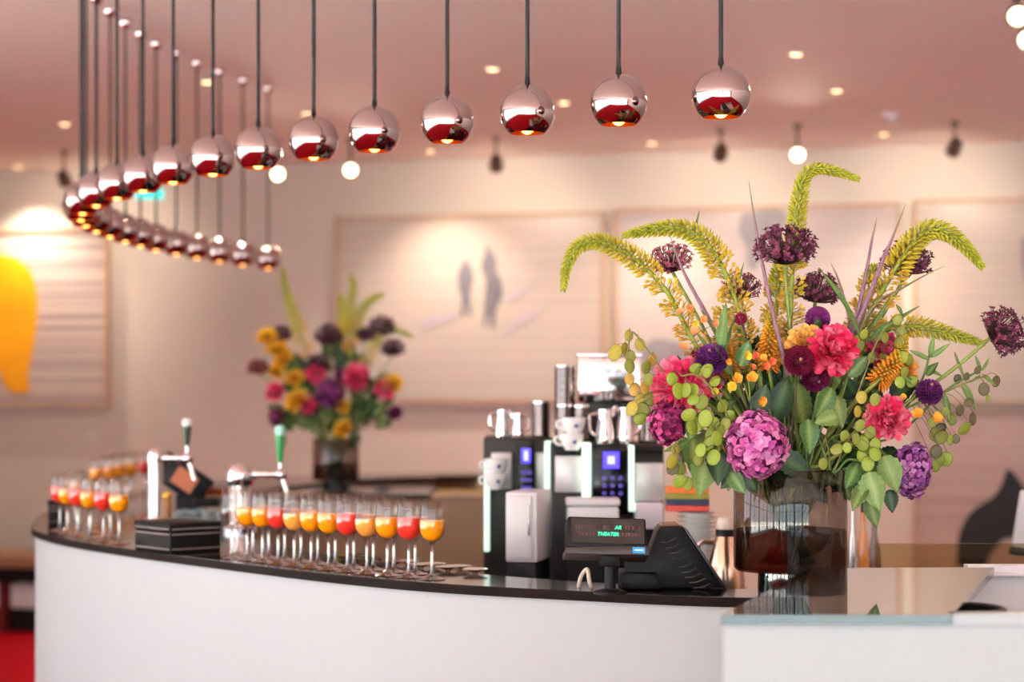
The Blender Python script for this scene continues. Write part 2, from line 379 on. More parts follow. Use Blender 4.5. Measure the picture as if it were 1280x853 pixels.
b_ = MB(); blob(b_, smooth_poly([(928, 268), (950, 258 + 6), (972, 262), (984, 270), (982, 284), (962, 296), (952, 318), (946, 336), (936, 334), (934, 310), (924, 290)]), .036); b_.build('printed_figure', m_fig2, pC, smooth=False)
b_ = MB(); blob(b_, smooth_poly([(800, 440), (820, 424), (850, 430), (870, 436), (880, 450), (850, 466), (815, 468)]), .036); b_.build('printed_figure', m_fig2, pC, smooth=False)
pD = picture(1142, 1420, 248, 506, m_prB, 'pale wall picture cut by the right picture edge')
b_ = MB(); blob(b_, smooth_poly([(1276, 300), (1290, 295), (1310, 320), (1304, 352), (1284, 356), (1277, 330)]), .036); b_.build('printed_figure', m_fig2, pD, smooth=False)
pE = picture(1142, 1420, 514, 790, m_prE, 'low grey-rose wall panel with a black printed silhouette at right', 3)
b_ = MB(); blob(b_, smooth_poly([(1196, 706), (1199, 668), (1214, 640), (1240, 622), (1252, 606), (1258, 588), (1266, 590), (1282, 612), (1300, 640), (1300, 690), (1262, 672), (1240, 690), (1226, 712)], 60), .036); b_.build('printed_figure', pm('print_black', '#0d0b0d', 0.5), pE, smooth=False)

# ------------------------------------------------------------------ ceiling fittings
m_lampwarm = pm('warm_lamp_glow', '#ffe6c0', 0.5, 0, 0.0, emit='#ffcf94', estr=5.0)
m_lampspot = pm('bright_lamp_glow', '#fff2d8', 0.5, 0, 0.0, emit='#ffe3b4', estr=8.0)
m_ring = pm('downlight_ring', '#e8d8cc', 0.5)
def ceil_pt(px, py):
    Y = F * (CEIL - EYE) / (HOR - py); return Vector(((px - 640) / F * Y, Y, CEIL))
DL = [(81, 154, 'left of the pendant cables'), (259, 101, 'behind the pendant cables on the left'), (384, 141, 'just above the sixth pendant from the right'), (616, 85, 'between the third and fourth pendants'), (705, 127, 'right of the third pendant'),
      (815, 178, 'below the second pendant'), (538, 188, 'below the fourth pendant'), (995, 66, 'nearest right of the last pendant'), (1046, 112, 'middle of three right of the pendants'), (1104, 167, 'farthest of three, below the smoke detector'), (23, 208, 'at the far left edge of the ceiling')]
for px, py, w in DL:
    p = ceil_pt(px, py); root = thing('recessed_downlight', p, 'round warm recessed ceiling downlight ' + w, 'downlight', 'recessed ceiling downlights')
    MB().lathe([(.027, -.004), (.027, -.010), (.036, -.010), (.036, 0)], 20, o=p, caps=False).build('trim_ring', m_ring, root)
    MB().lathe([(1e-4, -.0085), (.027, -.0085), (.027, -.004), (1e-4, -.004)], 20, o=p, caps=False).build('lens', m_lampwarm, root)
    l = bpy.data.lights.new('downlight_beam', 'SPOT'); l.energy = 95; l.spot_size = R(110); l.spot_blend = 0.8; l.color = (1, .86, .68); l.shadow_soft_size = .03
    lo = bpy.data.objects.new('downlight_beam', l); COL.objects.link(lo); lo.parent = root; lo.location = (0, 0, -.02)
p = ceil_pt(1115, 142); root = thing('smoke_detector', p, 'small white round smoke detector on the ceiling', 'detector')
MB().lathe([(1e-4, -.045), (.03, -.045), (.036, -.035), (.05, -.022), (.05, 0)], 24, o=p).build('body', M_WHITE, root)
MB().lathe([(.038, -.033), (.041, -.033), (.041, -.028), (.038, -.028)], 24, o=p, caps=False).build('vent_ring', M_BLACK, root)

m_track = pm('track_head_bronze', '#6b5a50', 0.4, 0.6)
def track_spot(px, py, Y, aim, lit, label):
    p = P(px, py, Y); root = thing('track_spotlight', (p.x, p.y, CEIL), label, 'spotlight', 'ceiling track spotlights')
    b = MB(); b.box(p.x - .02, p.x + .02, p.y - .02, p.y + .02, CEIL - .02, CEIL); b.tube([(p.x, p.y, CEIL - .01), (p.x, p.y, p.z + .045)], .008, 8); b.build('bracket', m_track, root)
    d = (Vector(aim) - p).normalized(); q = d.to_track_quat('Z', 'Y').to_matrix().to_4x4(); M = Matrix.Translation(p) @ q
    MB().lathe([(1e-4, -.06), (.03, -.055), (.038, -.03), (.042, .045), (.037, .045), (.034, .03)], 20, M, caps=False).build('lamp_head', m_track, root)
    MB().lathe([(1e-4, .034), (.026, .034), (.034, .03), (1e-4, .03)], 20, M, caps=False).build('lens', m_lampspot if lit else m_lampwarm, root)
    l = bpy.data.lights.new('spot_beam', 'SPOT'); l.energy = 28 if not lit else 25; l.spot_size = R(105 if not lit else 60); l.spot_blend = 0.9; l.color = (1, .84, .66); l.shadow_soft_size = .04
    lo = bpy.data.objects.new('spot_beam', l); COL.objects.link(lo); lo.parent = root
    lo.location = (p + d * .06) - root.location; lo.rotation_euler = d.to_track_quat('-Z', 'Y').to_euler()
track_spot(438, 212, 11.6, (-.1, 4, .9), True, 'lit track spotlight below the fifth pendant from the right')
track_spot(347, 217, 11.7, (-.2, 4, .9), True, 'lit track spotlight under the curve of small pendants')
track_spot(997, 193, 11.0, (.5, 3, 1.0), True, 'lit track spotlight above the tall flower spike')
track_spot(1272, 18, 7.4, (.9, 2.5, .9), True, 'lit track spotlight at the top right edge, upper one')
track_spot(1284, 48, 7.9, (1.0, 2.5, .9), True, 'lit track spotlight at the right edge, lower one')
for px, py, Y, lab in ((901, 190, 11.2, 'dark track spotlight under the last pendant, turned to the wall'), (1193, 184, 10.9, 'dark track spotlight at right above the curved flower spike'), (80, 223, 12.2, 'dark track spotlight at far left beside the pendant curve'), (620, 204, 11.5, 'dark track spotlight above the picture of two figures')):
    c = P(px, py, Y); track_spot(px, py, Y, (c.x, Y + 1.25, 2.3), False, lab)

p = P(187, 243, 11.0); root = thing('exit_sign', p, 'small cyan lit sign box glowing behind the pendant curve', 'sign')
MB().box(p.x - .075, p.x + .075, p.y - .02, p.y + .02, p.z - .025, p.z + .025, bev=.004).build('housing', pm('sign_green', '#35d7cf', 0.4, emit='#28e0d6', estr=1.0), root)
MB().tube([(p.x, p.y, p.z + .02), (p.x, p.y, CEIL)], .005, 8).build('hanger', m_track, root)

# ------------------------------------------------------------------ pendant lamps following the bar
PZ = EYE + 0.635
PEND = [(.448, 4.27), (.235, 4.39), (.035, 4.54), (-.153, 4.70), (-.337, 4.88), (-.503, 5.05), (-.669, 5.25), (-.816, 5.43), (-.96, 5.64), (-1.09, 5.88), (-1.21, 6.10), (-1.326, 6.35), (-1.43, 6.63),
        (-1.49, 6.88), (-1.525, 7.13), (-1.54, 7.38), (-1.54, 7.63), (-1.53, 7.88), (-1.515, 8.12), (-1.495, 8.36), (-1.45, 8.60), (-1.40, 8.85), (-1.335, 9.09), (-1.262, 9.34), (-1.175, 9.60)]
m_shade = pm('rose_chrome', '#b8a6a4', 0.03, 1.0, 0.01)
m_inner = pm('gold_reflector', '#e9a640', 0.3, 1.0, 0.05)
m_bulb = pm('pendant_bulb', '#ffdfae', 0.5, emit='#ffb04a', estr=7.0)
m_cable = pm('black_cable', '#1c1718', 0.7)
r0 = .0630
def pendant_proto():
    x, y = PEND[0]; root = thing('pendant_lamp', (x, y, PZ), '', 'lamp', 'chrome ball pendant lamps in a curved row')
    o = Vector((x, y, PZ)); a0 = math.acos(.78)
    prof = [(r0 * math.sin(t), -r0 * math.cos(t)) for t in [a0 + (PI - a0) * i / 22 for i in range(23)]]; prof[-1] = (1e-4, r0)
    MB().lathe(prof, 40, o=o, caps=False).build('shade', m_shade, root, sharp=60)
    ri = r0 * .965
    prof = [(ri * math.sin(t), -ri * math.cos(t)) for t in [a0 + (PI * .93 - a0) * i / 14 for i in range(15)]]; prof[0] = (r0 * math.sin(a0), -r0 * .78)
    MB().lathe(prof, 32, o=o, caps=False).build('reflector', m_inner, root, sharp=60)
    b = MB(); b.ball(o + Vector((0, 0, -.031)), .018, 14, 8, sz=1.15); b.build('bulb', m_bulb, root)
    MB().lathe([(.012, -.018), (.012, .056), (.006, .060)], 12, o=o).build('socket', M_BLACK, root)
    MB().tube([o + Vector((0, 0, r0 - .004)), o + Vector((0, 0, CEIL - PZ - .02))], .0050, 8).build('cable', m_cable, root)
    MB().lathe([(.0075, r0 - .012), (.0065, r0 + .006), (.0045, r0 + .022)], 10, o=o).build('cable_grip', M_BLACK, root)
    h = CEIL - PZ
    MB().lathe([(1e-4, h - .042), (.012, h - .040), (.022, h - .033), (.028, h - .02), (.028, h - .008), (.026, h)], 20, o=o).build('ceiling_rose', M_CHROME, root)
    return root
pend = pendant_proto(); NP = len(PEND)
def ordn(i, back):
    k = i + 1
    if k == 1: return 'nearest chrome ball pendant, at the right end of the row'
    if k == NP: return 'farthest small chrome ball pendant, at the far end of the curve'
    if k <= 12: return 'chrome ball pendant lamp, %s from the right end of the row' % ORD[i]
    j = NP - k
    return 'chrome ball pendant lamp on the far curve, %s from its far end' % ORD[j]
pend['label'] = ordn(0, 0)
for i in range(1, NP): copy_thing(pend, (PEND[i][0], PEND[i][1], PZ), ordn(i, 0))

# ------------------------------------------------------------------ the bar
TOP = 1.12
OUTER = [(1.60, 4.17), (1.05, 4.145), (.75, 4.11), (.433, 4.15), (.171, 4.26), (-.1735, 4.45), (-.439, 4.69), (-.709, 5.0), (-1.004, 5.36), (-1.27, 5.74), (-1.457, 6.12), (-1.56, 6.55), (-1.63, 7.0), (-1.665, 7.5), (-1.66, 8.0), (-1.60, 8.5), (-1.5, 9.0), (-1.35, 9.5), (-1.10, 9.95), (-.7, 10.3), (-.2, 10.5)]
DEPTH = [.22, .22, .22, .16, .17, .22, .26, .30, .40, .52, .58, .60, .60, .58, .55, .5, .5, .5, .5, .5, .5]
oc = spline([(x, y, 0) for x, y in OUTER], 160); dc = [p.x for p in spline([(d, 0, 0) for d in DEPTH], 160)]
def inward(i):
    t = (oc[min(i + 1, 160)] - oc[max(i - 1, 0)]).normalized(); return Vector((t.y, -t.x, 0))
def curve_band(o0, o1, z0, z1):
    """closed band along the bar between two inward offsets (number or list) and two heights"""
    mb = MB(); vs = []; fs = []
    for i, p in enumerate(oc):
        n = inward(i); a = p + n * (o0[i] if isinstance(o0, list) else o0); b = p + n * (o1[i] if isinstance(o1, list) else o1)
        vs += [(a.x, a.y, z0), (a.x, a.y, z1), (b.x, b.y, z1), (b.x, b.y, z0)]
    for i in range(160):
        k = 4 * i
        for j in range(4): fs.append((k + j, k + 4 + j, k + 4 + (j + 1) % 4, k + (j + 1) % 4))
    fs += [(0, 1, 2, 3), (643, 642, 641, 640)]
    mb.add(vs, fs); bm = bmesh.new(); me = mb.mesh('tmp', smooth=False); bm.from_mesh(me); bmesh.ops.recalc_face_normals(bm, faces=bm.faces[:])
    out = MB(); bm.verts.index_update(); out.add([v.co.copy() for v in bm.verts], [[v.index for v in f.verts] for f in bm.faces]); bm.free(); bpy.data.meshes.remove(me)
    return out
if inward(40).y < 0:
    _old = inward
    def inward(i): return -_old(i)
bar = thing('bar_counter', (-.5, 5.2, 0), 'long curved white bar with a smooth lacquered front', 'bar')
m_front = pm('bar_front_lacquer', '#a5a6a6', 0.45, 0, 0.012, 1.5, spec=0.25)
curve_band(0.0, .04, .10, TOP - .02).build('front_panel', m_front, bar, sharp=30)
curve_band(.05, .09, 0, .10).build('plinth', M_BLACK, bar, sharp=30)
m_top = pm('dark_counter_stone', '#170e0c', 0.10, 0, 0.15, 40, spec=0.16)
ct = curve_band(-.010, dc, TOP - .02, TOP).build('countertop', m_top, sharp=30); tag(ct, 'dark glossy stone countertop running along the curved bar', 'countertop')
curve_band(-.0125, -.0101, TOP - .021, TOP - .001).build('edge_trim', pm('edge_trim_brown', '#170d0b', 0.6, 0, 0.2, 30, spec=0.08), ct, sharp=30)

# lower working surface inside the bar and the far counter
wk = thing('work_counter', (.2, 5.3, 0), 'low black work surface behind the bar carrying the coffee machines', 'counter')
MB().box(-.2, 1.9, 4.93, 6.4, .84, .88, bev=.004).build('worktop', M_BLACKG, wk); MB().box(-.17, 1.87, 4.96, 6.36, .08, .84).build('cabinet', M_BLACK, wk)
bk = thing('far_counter', (-.9, 9.0, 0), 'dark topped far counter with bronze glass front carrying the second bouquet', 'counter')
YB = 8.96
zt = EYE - (613 - HOR) / F * YB
MB().box(-1.35, -.36, 8.62, 9.3, zt - .03, zt, bev=.004).build('counter_slab', pm('dark_slab', '#2b2422', 0.25), bk)
m_bronze = pm('bronze_glass_front', '#9c8266', 0.3, 0.1, 0.12, 3)
MB().box(-1.33, .20, 8.64, 9.28, .0, zt - .032).build('front_panel', m_bronze, bk)
MB().box(-.35, .20, 8.64, 9.28, zt - .03, zt - .012).build('side_slab', pm('brown_slab', '#8a6b58', 0.3), bk)
gp = thing('glass_screen', P(570, 620, 8.8), 'low greenish glass screen on the far counter', 'glass screen')
MB().box(-.34, .19, 8.80, 8.815, zt - .012, zt + .075).build('pane', thin_glass('green_glass', '#e6e4cc', 1.0), gp)

# right hand station in front of the counter
st = thing('service_station', (.9, 3.6, 0), 'white square service station at the right end of the bar', 'station')
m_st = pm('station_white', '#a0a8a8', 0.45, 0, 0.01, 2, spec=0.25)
d_ = .36; ZP = EYE - d_
A0 = Vector((.3345, 3.19, 0)); A1 = Vector((.706, 3.19, 0)); B0 = Vector((.605, 4.03, 0)); B1 = Vector((.980, 4.045, 0))
fw = MB(); fw.box(A0.x + .006, 1.5, 3.197, 3.235, 0, ZP - .0165); fw.build('front_wall', m_st, st, smooth=False)
fw = MB(); fw.box(A1.x + .001, 1.5, 3.190, 3.235, ZP - .0163, ZP); fw.build('front_rim', m_st, st, smooth=False)
fw = MB(); fw.box(.93, 1.52, 4.06, 4.10, 0, ZP + .002); fw.build('rear_wall', M_WHITE, st, smooth=False)  # rear wall and ledge whiter than the front: light put into the colour
fw = MB(); fw.box(.90, 1.52, 4.03, 4.06, ZP - .016, ZP - .011); fw.build('rear_ledge', M_WHITE, st, smooth=False)
sd = MB(); sd.add([(A0.x + .006, 3.235, 0), (B0.x, 4.0, 0), (B0.x + .03, 4.0, 0), (A0.x + .04, 3.235, 0), (A0.x + .006, 3.235, ZP - .0165), (B0.x, 4.0, ZP - .0165), (B0.x + .03, 4.0, ZP - .0165), (A0.x + .04, 3.235, ZP - .0165)],
                  [(0, 4, 5, 1), (1, 5, 6, 2), (2, 6, 7, 3), (3, 7, 4, 0), (4, 7, 6, 5), (0, 1, 2, 3)]); sd.build('side_wall', m_st, st, smooth=False)
fw = MB(); fw.box(.52, 1.5, 3.24, 4.03, .96, .98); fw.build('inner_shelf', M_WHITE, st, smooth=False)
sd = MB()
tp = [A0, A1, B1, B0]; z0, z1 = ZP - .0160, ZP
sd.add([Vector((p.x, p.y, z)) for z in (z0, z1) for p in tp], [(3, 2, 1, 0), (4, 5, 6, 7), (0, 1, 5, 4), (1, 2, 6, 5), (2, 3, 7, 6), (3, 0, 4, 7)])
m_panel = pm('smoked_glass_plate', '#15100e', 0.03, 0, 0.1, 8, spec=0.5)
m_edge = pm('glass_plate_edge', '#3a5257', 0.25, 0, 0.12, 20)
gpl = sd.build('glass_plate', m_panel, smooth=False); tag(gpl, 'dark mirror-like glass plate with greenish edge on the white station', 'glass plate')
ed = MB(); ed.box(A0.x, A1.x, 3.1875, 3.1899, z0, z1); ed.build('polished_edge', m_edge, gpl, smooth=False, label='pale blue-green polished front edge')
c = Vector((.775, 3.50, .98)); bkt = thing('black_bucket', c, 'round black bucket half under the glass plate', 'bucket')
MB().lathe([(1e-4, 0), (.070, 0), (.084, .17), (.086, .186), (.080, .186), (.078, .17), (.066, .01), (1e-4, .01)], 32, o=c, caps=False).build('body', pm('black_rubber', '#1a1415', 0.5), bkt)
MB().lathe([(.084, .176), (.092, .180), (.0925, .187), (.086, .190), (.081, .187)], 32, o=c, caps=False).build('rim', pm('dark_rim', '#3a2e2c', 0.4), bkt)
gu = thing('glass_upstand', P(1190, 700, 4.6), 'low brown tinted glass upstand behind the white station', 'glass screen')
a = P(1095, 712, 4.62); b = P(1400, 680, 4.62)
MB().box(a.x, b.x, 4.62, 4.632, .88, b.z).build('pane', thin_glass('brown_glass', '#ece4cc', 0.8), gu)

# ------------------------------------------------------------------ juice glasses
m_or = pm('orange_juice', '#ff9d0a', 0.3, 0, 0.06, 30, emit='#ff9d0a', estr=0.0); m_red = pm('red_juice', '#e8362c', 0.3, 0, 0.06, 30); m_pale = pm('apricot_juice', '#f2a94a', 0.3, 0, 0.06, 30)
BOWL = [(.004, .084), (.012, .087), (.021, .094), (.027, .104), (.0295, .118), (.029, .135), (.0268, .158), (.0252, .178)]
def glass_proto(juice, level, cat_label):
    root = thing('wine_glass', (0, 0, 0), cat_label, 'glass', 'stemmed juice glasses on the bar')
    MB().lathe([(1e-4, .0845)] + BOWL + [(.0246, .1785)], 24, caps=False).build('bowl', M_CLEAR, root, sharp=70)
    MB().lathe([(.0300, 0), (.0305, .0015), (.020, .004), (.008, .008), (.0045, .014), (.0035, .03), (.0035, .06), (.0042, .078), (.008, .085)], 20).build('stem', M_GSTEM, root, sharp=50)
    if juice:
        pr = [(1e-4, .0880)]
        for r, z in BOWL[1:]:
            if z < level: pr.append((r - .0014, z + .0012))
        pr += [(pr[-1][0], level), (1e-4, level)]
        MB().lathe(pr, 24, caps=False).build('juice', juice, root, sharp=60)
    return root
protos = {}
def glass(px, py, kind, label, upside=None):
    Y = F * (EYE - TOP) / (py - HOR); p = Vector(((px - 640) / F * Y, Y, TOP))
    return place_glass(p, kind, label)
def place_glass(p, kind, label):
    if kind not in protos:
        j, lv = {'o': (m_or, .134), 'r': (m_red, .137), 'p': (m_pale, .128), 'e': (None, 0)}[kind]
        g = glass_proto(j, lv, label); g.location = p; protos[kind] = g; return g
    return copy_thing(protos[kind], p, label, random.random() * 6)
random.seed(5)
KN = {'o': 'orange juice', 'r': 'red juice', 'p': 'pale apricot juice', 'e': 'nothing'}
def bar_row(off, px0, px1, n):
    """n evenly spaced spots on the countertop, a constant distance in from its edge, between two picture columns"""
    q = [oc[i] + inward(i) * off for i in range(20, 130)]
    def col(p): return 640 + F * p.x / p.y
    left = min(range(len(q)), key=lambda i: col(q[i])); q = q[:left + 1] if px1 is not None else q[left:]
    L = [0.0]
    for u, v in zip(q, q[1:]): L.append(L[-1] + (v - u).length)
    def at_px(x):
        for i in range(len(q) - 1):
            c0, c1 = col(q[i]), col(q[i + 1])
            if (c0 - x) * (c1 - x) <= 0 and c0 != c1: return L[i] + (L[i + 1] - L[i]) * (x - c0) / (c1 - c0)
        return L[-1]
    s0 = at_px(px0); s1 = at_px(px1); out = []
    for k in range(n):
        t = s0 + (s1 - s0) * k / max(n - 1, 1)
        i = max(j for j in range(len(L)) if L[j] <= t + 1e-9); i = min(i, len(q) - 2)
        p = q[i].lerp(q[i + 1], (t - L[i]) / (L[i + 1] - L[i])); out.append(Vector((p.x, p.y, TOP)))
    return out
for i, p in enumerate(bar_row(.052, 540, 290, 12)):
    k = 'oroprooprooe'[i]
    place_glass(p, k, 'stemmed glass of %s, %s from the right in the front row' % (KN[k], ORD[i]) if k != 'e' else 'empty stemmed glass at the left end of the long front row')
for i, p in enumerate(bar_row(.120, 519, 297, 11)):
    k = 'opoopoopoee'[i]
    place_glass(p, k, 'stemmed glass of %s, %s from the right in the second row' % (KN[k], ORD[i]) if k != 'e' else ['empty stemmed glass next to leftmost in the second row', 'empty stemmed glass leftmost in the second row'][i - 9])
LEFTG = [('o', 'big looking glass of orange juice rightmost in the left end cluster'), ('r', 'glass of red juice, second from the right in the left end cluster'), ('o', 'glass of orange juice, third from the right in the left end cluster'), ('r', 'glass of red juice, fourth from the right in the left end cluster'),
         ('o', 'glass of orange juice, second from the left in the left end cluster'), ('r', 'glass of red juice, leftmost at the end of the bar')]
for p, (k, lb) in zip(bar_row(.055, 149, 75, 6), LEFTG): place_glass(p, k, lb)
for i, p in enumerate(bar_row(.125, 138, 92, 4)):
    place_glass(p, 'oooo'[i], 'glass of orange juice, %s from the right in the back row of the left cluster' % ORD[i])
for i in range(8):
    n = 118 + 0; u = 104 + i * 1.6
    j = int(u); q = oc[j].lerp(oc[j + 1], u - j) + inward(j) * (.10 + .03 * (i % 2)); k = 'ooooooor'[i]
    place_glass(Vector((q.x, q.y, TOP)), k, 'distant blurred glass of %s in the far row, %s from its near end' % (KN[k], ORD[i]))
# upturned glasses on the lower shelf: their feet stand up behind the counter edge
upl = None
UP = [(594, 711), (575, 707), (560, 708), (542, 704), (526, 705), (510, 700.5), (493, 701), (477, 697), (461, 697.5), (445, 693.5), (430, 694)]
up_proto = None
for i, (x, y) in enumerate(UP):
    zf = TOP + .012; Y = F * (EYE - zf) / (y - HOR); p = Vector(((x - 640) / F * Y, Y, zf - .178))
    lb = 'upturned empty wine glass with only its foot showing, %s from the right' % ORD[i]
    if up_proto is None:
        up_proto = thing('upturned_glass', p, lb, 'glass', 'upturned glasses behind the counter edge')
        M = Matrix.Translation((p.x, p.y, p.z + .178)) @ Matrix.Diagonal((1, 1, -1, 1))
        MB().lathe([(1e-4, .0845)] + BOWL + [(.0246, .1785)], 24, M, caps=False).build('bowl', M_CLEAR, up_proto, sharp=70)
        MB().lathe([(.0300, 0), (.0305, .0015), (.020, .004), (.008, .008), (.0045, .014), (.0035, .03), (.0035, .06), (.0042, .078), (.008, .085)], 20, M).build('stem', M_GSTEM, up_proto, sharp=50)
    else: copy_thing(up_proto, p, lb)
rk = thing('glass_rack', (-.3, 4.9, 0), 'low steel rack carrying the upturned glasses behind the counter', 'rack')
i0, i1 = 44, 72
def rack_band(o0, o1, z0, z1):
    mb = MB(); vs = []; fs = []; n_ = i1 - i0
    for i in range(i0, i1 + 1):
        n = inward(i); a = oc[i] + n * (dc[i] + o0); b = oc[i] + n * (dc[i] + o1); vs += [(a.x, a.y, z0), (a.x, a.y, z1), (b.x, b.y, z1), (b.x, b.y, z0)]
    for i in range(n_):
        k = 4 * i
        for j in range(4): fs.append((k + j, k + 4 + j, k + 4 + (j + 1) % 4, k + (j + 1) % 4))
    fs += [(3, 2, 1, 0), (4 * n_, 4 * n_ + 1, 4 * n_ + 2, 4 * n_ + 3)]; mb.add(vs, fs); return mb
rack_band(.004, .15, .9395, .9535).build('tray', M_STEEL, rk, sharp=30); rack_band(.01, .14, 0, .9395).build('support', M_BLACK, rk, sharp=30)

# ------------------------------------------------------------------ black boxes
m_leather = pm('black_leather', '#130e0d', 0.6, 0, 0.2, 90, 0.15, spec=0.15); m_stitch = pm('pale_stitching', '#8b7d78', 0.7)
def leather_box(corner, ang, w, d, h, label, name='leather_box'):
    root = thing(name, corner, label, 'box', 'black stitched boxes on the bar'); M = Matrix.Translation(corner) @ Matrix.Rotation(ang, 4, 'Z')
    MB().box(0, w, 0, d, 0, h * .70, M, .003).build('body', m_leather, root); MB().box(-.002, w + .002, -.002, d + .002, h * .715, h, M, .004).build('lid', m_leather, root)
    s = MB()
    for z in (h * .12, h * .62, h * .80): s.box(.004, w - .004, -.0030, -.0015, z - .0012, z + .0012, M); 
    s.build('stitching', m_stitch, root, smooth=False, kind='stuff')
    s = MB()
    for z in (h * .12, h * .62, h * .80): s.box(-.0030, -.0015, .004, d - .004, z - .0012, z + .0012, M)
    s.build('stitching', m_stitch, root, smooth=False, kind='stuff')
c = P(213, 692, F * .43 / (692 - HOR)); c.z = TOP
leather_box(c, R(40), .155, .19, .078, 'black stitched leather box between the glass clusters')
Yc = 6.35; c = Vector(((61 - 640) / F * Yc, Yc, TOP)); leather_box(c, R(15), .05, .09, .075, 'small dark box at the far left end of the bar', 'dark_box')

# ------------------------------------------------------------------ beer taps
m_green = pm('tap_green', '#1f8a4a', 0.3); m_dkgreen = pm('tap_dark_green', '#33402c', 0.3); m_tapw = pm('tap_white', '#f3efe9', 0.3)
def beer_tap(px, ytop, ybase, Y, rad, armx, army, hx, hy0, hy1, mat, dome, label):
    b = P(px, ybase, Y); b.z = TOP; zt_ = P(px, ytop, Y).z; root = thing('beer_tap', b, label, 'beer tap', 'chrome beer taps on the bar')
    h = zt_ - TOP; k = rad * (1.25 if dome else 1.08)
    MB().lathe([(rad * 1.6, 0), (rad * 1.6, .012), (rad * 1.1, .02), (rad, .03), (rad, h - 1.7 * k)], 28, o=b).build('column', M_CHROME, root)
    MB().lathe([(rad * 1.05, h - 1.75 * k), (k, h - 1.4 * k)] + [(k * math.cos(t), h - k + k * math.sin(t)) for t in [R(-5 + 94 * i / 9) for i in range(10)]], 28, o=b).build('dome', M_CHROME, root)
    az = P(0, army, Y).z; e = P(armx, army, Y); a = Vector((b.x + rad * .7, b.y, az)); e = Vector((e.x, b.y - .02, az))
    arm = MB().tube([a, e], .011, 14); arm.build('arm', M_CHROME, root)
    col = MB()
    for t in (.2, .55): q = a.lerp(e, t); col.tube([q, q + (e - a).normalized() * .010], .0145, 14)
    col.build('collar', M_CHROME, root, kind='stuff')
    MB().ball(e, .0195, 16, 10).build('valve', M_CHROME, root)
    h0 = P(hx, hy0, Y); h0 = Vector((h0.x, e.y, h0.z)); h1 = Vector((h0.x - .002, e.y, P(hx, hy1, Y).z)); L = h1.z - h0.z
    MB().tube([e, Vector((h0.x, e.y, h0.z + L * .22))], [.007, .0055], 10).build('lever', M_CHROME, root)
    MB().lathe([(.006, L * .2), (.009, L * .3), (.0145, L * .8), (.0155, L * .92), (.010, L), (1e-4, L * 1.01)], 16, o=Vector((h0.x, e.y, h0.z))).build('handle', mat, root)
    MB().lathe([(.0150, L * .8), (.0165, L * .92), (.0115, L * 1.01), (1e-4, L * 1.03)], 16, o=Vector((h0.x, e.y, h0.z)), caps=False).build('handle_cap', m_tapw if not dome else pm('tap_mint', '#9fd9c4', 0.3), root)
    MB().tube([e, e + Vector((.012, -.004, -.03)), e + Vector((.022, -.006, -.07))], [.009, .0075, .0065], 10).build('spout', M_CHROME, root)
beer_tap(194, 559, 655, 6.40, .024, 236, 573, 235, 566, 524, m_dkgreen, False, 'tall chrome beer tap with dark green handle, left of the two')
beer_tap(300, 577, 660, 6.05, .034, 352, 593, 351, 590, 533, m_green, True, 'chrome domed beer tap with bright green handle, right of the two')

# ------------------------------------------------------------------ small things between the taps
c = P(232, 600, 6.75); root = thing('payment_terminal', (c.x, c.y, TOP), 'black tilted till screen with an orange display between the taps', 'till')
M = Matrix.Translation(c) @ Matrix.Rotation(R(34), 4, 'Y')
MB().box(-.105, .085, -.02, .02, -.055, .05, M, .010).build('screen_case', M_BLACK, root); MB().box(-.04, .04, -.0225, -.0195, -.03, .03, M).build('screen', pm('amber_screen', '#a85a38', 0.4, emit='#b05a34', estr=.12), root)
c2 = P(262, 626, 6.75); MB().box(c2.x - .05, c2.x + .035, c2.y - .04, c2.y + .06, c2.z - .02, c2.z + .012, bev=.006).build('keypad', M_BLACK, root)
MB().box(c.x - .03, c.x + .05, c.y - .03, c.y + .05, TOP, c.z - .05, bev=.006).build('stand', M_BLACK, root)
c = P(209, 655, 6.35); c.z = TOP; root = thing('pepper_mill', c, 'small brown wooden mill beside the left beer tap', 'mill')
MB().lathe([(.020, 0), (.020, .02), (.014, .04), (.017, .065), (.013, .078)], 20, o=c).build('body', pm('mill_wood', '#9c6a3c', 0.4, 0, 0.2, 40), root); MB().ball(c + Vector((0, 0, .092)), .0155, 16, 10).build('knob', pm('mill_knob', '#d8a23c', 0.25, 0.4), root)
tb = None
m_tumb = thin_glass('tumbler_glass', '#eef0ee', 2.2)
for i in range(8):
    p = P(221 + i * 8.6, 655 - (i % 2) * 3, 6.15 + (i % 2) * .12); p.z = TOP
    lb = 'small clear tumbler, %s from the left behind the black leather box' % ORD[i]
    if tb is None:
        tb = thing('tumbler', p, lb, 'glass', 'small tumblers behind the black box')
        MB().lathe([(.0150, 0), (.0200, .055), (.0190, .055), (.0142, .005), (1e-4, .005)], 18, o=p, caps=True).build('cup', m_tumb, tb)
        MB().lathe([(.0152, .0005), (.0152, .006), (.0148, .006)], 18, o=p).build('base', M_GSTEM, tb)
    else: copy_thing(tb, p, lb)
p = P(209, 656, 5.95); p.z = TOP; nap = MB(); nap.box(p.x - .02, p.x + .02, p.y - .02, p.y + .02, TOP, TOP + .012, bev=.003); tag(nap.build('napkin_stack', M_WHITE), 'little white napkin stack beside the brown mill', 'napkins')
for i in range(5):
    p = P(258 + i * 7, 640, 7.1); p.z = TOP
    lb = 'distant small amber glass, %s from the left between the taps' % ORD[i]
    if i == 0:
        am = thing('amber_glass', p, lb, 'glass', 'amber glasses between the taps'); MB().lathe([(.010, 0), (.012, .004), (.004, .01), (.004, .05), (.012, .06), (.0135, .085), (.012, .10)], 16, o=p).build('cup', thin_glass('amber_tint', '#d89a50', 1.8), am)
        MB().lathe([(.0152, 0), (.0152, .003), (.006, .005)], 16, o=p).build('base', M_GSTEM, am)
    else: copy_thing(am, p, lb)
